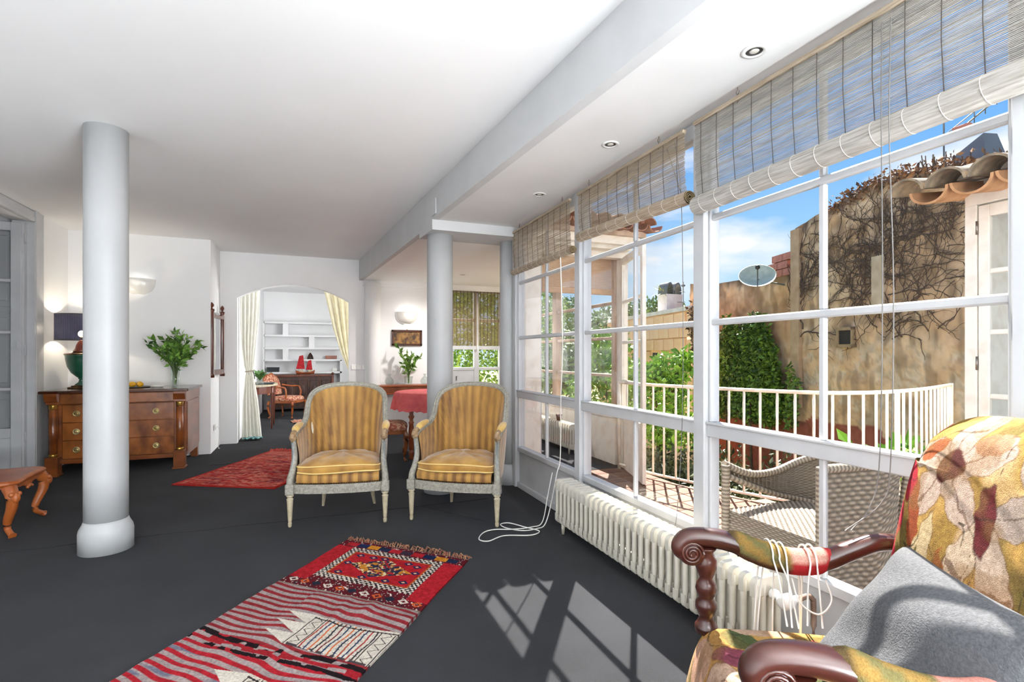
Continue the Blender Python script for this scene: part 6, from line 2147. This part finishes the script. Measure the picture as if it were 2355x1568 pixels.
# ------------------------------------------------------------------ planting
nrg = np.random.default_rng(91)
def blob(c, r, n, shell=.55):
    d = nrg.normal(size=(n, 3)); d /= np.linalg.norm(d, axis=1)[:, None]
    rad = shell + (1 - shell) * nrg.random(n) ** .6
    return np.array(c) + d * rad[:, None] * np.array(r)
def shrub(name, label, cat, base, blobs, size, c1, c2, seed, stems, group=None, droop=.25):
    t = thing(name, label, cat, base, 0, group)
    P = np.concatenate([blob(*b) for b in blobs])
    up = .97 if abs(base[2] + .13) < 1e-6 else 0.0
    if up:
        t.location.z = -1.1
        P[:, 2] += up
        stems = [[s_[0]] + [(q[0], q[1], q[2] + up) for q in s_[1:]] for s_ in stems]
    place('foliage', leaves('foliage', P, size, 'leaf', seed, c1, c2, 1.9, droop), t)['kind'] = 'stuff'
    for pth in stems:
        MB().tube(crom(pth, 8), [.03, .028, .025, .022, .02, .017, .014, .01], 6).build('trunk', 'stem_brown', t)
    return t
# ivy climbing the low wall, with rising columns
bl = []
for (s, h, w) in ((5.2, 1.95, .5), (4.75, 1.75, .45), (4.3, 2.05, .45), (3.9, 1.8, .42), (3.55, 2.0, .40), (3.2, 2.1, .36), (2.95, 1.7, .34), (2.7, 1.3, .30), (2.2, 1.05, .16)):
    for z in np.arange(.15, h, .20):
        ww = w * (1 - .55 * (z / h) ** 2)
        p = wp(s + nrg.normal() * .05, z, .20)
        bl.append((np.array(p), (ww * .5, ww * .62, .24), int(300 * ww / .4), .3))
iv = shrub('climbing_ivy', 'dense green ivy with pointed tops climbing the low plaster wall', 'ivy', (0, 0, 0), bl, .10, '1f3d0e', '6f8f2c', 12, [[wp(4.2, -1.1, .3), wp(4.25, .3, .3), wp(4.2, .8, .25)], [wp(3.3, -1.1, .3), wp(3.35, .3, .3), wp(3.3, .9, .25)], [wp(2.8, -1.1, .2), wp(2.82, .4, .2), wp(2.8, 1.0, .15)]])
shrub('fruit_tree', 'bright green leafy tree behind the terrace railing in front of the peach building', 'tree', (5.0, 6.5, -.13),
      [((0, 0, .75), (.52, .5, .55), 1300, .4), ((.18, -.1, 1.2), (.32, .3, .26), 420, .4), ((-.35, .2, 1.1), (.36, .36, .3), 420, .4), ((.36, -.2, 1.42), (.2, .16, .12), 110, .3), ((.05, -.2, .3), (.5, .5, .35), 600, .4)],
      .115, '3a6a14', '9cc640', 14, [[(0, 0, 0), (.02, .02, .4), (-.05, 0, .9)], [(.02, 0, 0), (.2, -.1, .9), (.36, -.2, 1.4)]], 'garden trees')
shrub('fruit_tree', 'green tree seen through the open door leaf of the wing', 'tree', (5.0, 8.0, -.13),
      [((0, 0, .8), (.7, .7, .7), 1300, .4), ((.1, .1, 1.6), (.5, .5, .35), 600, .4)], .12, '33601a', '8fb845', 15, [[(0, 0, 0), (.03, 0, .6), (0, 0, 1.1)]], 'garden trees')
for i, (x, y, h, r, lab) in enumerate(((6.3, 11.6, 2.3, 1.0, 'dark green tree beyond the far side of the wing'), (5.6, 10.0, 1.9, .8, 'low green tree close behind the wing windows'), (9.8, 15.0, 3.2, 1.1, 'rounded green tree behind the peach building'),
                              (11.5, 15.2, 3.5, 1.0, 'green tree left of the white chimney'), (8.6, 17.5, 3.6, 1.5, 'large green tree far behind the wing'), (6.8, 15.8, 3.3, 1.3, 'tall green tree far beyond the wing windows'))):
    shrub('garden_tree', lab, 'tree', (x, y, -.13), [((0, 0, h - r * .8), (r, r, r * .75), 1500, .4), ((r * .4, -r * .3, h - r * .4), (r * .6, r * .6, r * .45), 500, .4), ((-r * .4, r * .2, h - r * 1.2), (r * .7, r * .7, r * .6), 500, .4)],
          .17, '2c4a16', '7f9c42', 30 + i, [[(0, 0, 0), (.05, 0, h * .3), (0, .05, h * .6)]], 'garden trees')
# palm beside the chimney
t = thing('palm', 'small yellow-green palm in front of the white chimney', 'palm', (8.35, 10.62, 2.0))
MB().tube([(0, 0, -3.1), (.02, 0, .45), (0, 0, .85)], .035, 7).build('trunk', 'stem_brown', t)
pm = MB()
for i in range(26):
    a = i * 2.4; el = nrg.uniform(-.1, 1.2); L = .42
    dx, dy = math.cos(a), math.sin(a)
    row = []
    for j in range(5):
        q = j / 4
        c = np.array([dx * L * q * math.cos(el), dy * L * q * math.cos(el), .85 + L * q * math.sin(el) - .25 * L * q * q])
        w = .02 * (1 - q) + .003
        row.append([tuple(c + np.array([-dy, dx, 0]) * w), tuple(c - np.array([-dy, dx, 0]) * w)])
    pm.grid(row)
mk('palm_leaf', '7d8a3a', 'a8a850', sc=6, rough=0.7)
o = pm.build('fronds', 'palm_leaf', t); o['kind'] = 'stuff'
# hedge beyond the far dining window
bl = []
for x in np.arange(2.3, 5.6, .45):
    for z in (.4, 1.1, 1.8, 2.5, 3.1):
        bl.append(((x, 11.3 + nrg.normal() * .15, z), (.38, .35, .45), 260, .3))
shrub('tall_hedge', 'tall green hedge seen through the far dining window', 'hedge', (0, 0, 0), bl, .13, '3f6f1c', 'a9c24a', 50, [[(3.0, 11.4, -1.1), (3.0, 11.4, .8), (3.02, 11.4, 1.6)], [(4.2, 11.4, -1.1), (4.2, 11.4, .8), (4.22, 11.4, 1.6)]])
# undergrowth and flower bed behind the railing
bl = []
for k in range(80):
    q = nrg.random()
    x = 3.9 + q * 2.6 + nrg.normal() * .2; y = 6.3 - q * 2.6 + nrg.normal() * .5
    bl.append(((x, y, -.95 + .75 * nrg.random()), (.34, .34, .30), 110, .2))
shrub('undergrowth', 'dark low undergrowth between the railing and the plaster wall', 'shrub', (0, 0, 0), bl, .10, '1c240d', '49522c', 60, [[(5.0, 5.0, -1.1), (5.02, 5.0, -.9), (5.0, 5.02, -.6)]])
for k, (x, y, s) in enumerate(((5.15, 3.30, .34), (5.65, 3.42, .32), (5.35, 3.7, .34), (6.1, 3.62, .30))):
    shrub('bed_plant', ['leafy green plant behind the railing, nearest the terrace corner', 'leafy green plant behind the railing, second towards the annex', 'leafy green plant growing at the foot of the red painted wall', 'leafy green plant half hidden by the closely spaced balusters'][k], 'plant', (x, y, -.13), [((0, 0, .28), (s, s, .22), 130, .3)], .15, '2c5a18', '7fb03a', 70 + k, [[(0, 0, 0), (.01, 0, .1), (0, .01, .25)]], 'bed plants behind the railing', -.2)
# brown creeper hanging at the near end of the peach building
shrub('brown_creeper', 'withered brown creeper hanging at the near end of the peach building', 'creeper', (7.62, 8.62, -1.1), [((0, 0, 3.35), (.14, .22, .22), 160, .3), ((.02, .05, 3.0), (.12, .16, .3), 140, .3), ((0, .02, 2.5), (.12, .16, .35), 120, .3)], .10, '4a3524', '9a7048', 88, [[(0, 0, 0), (.02, 0, 1.5), (0, 0, 3.2)]])
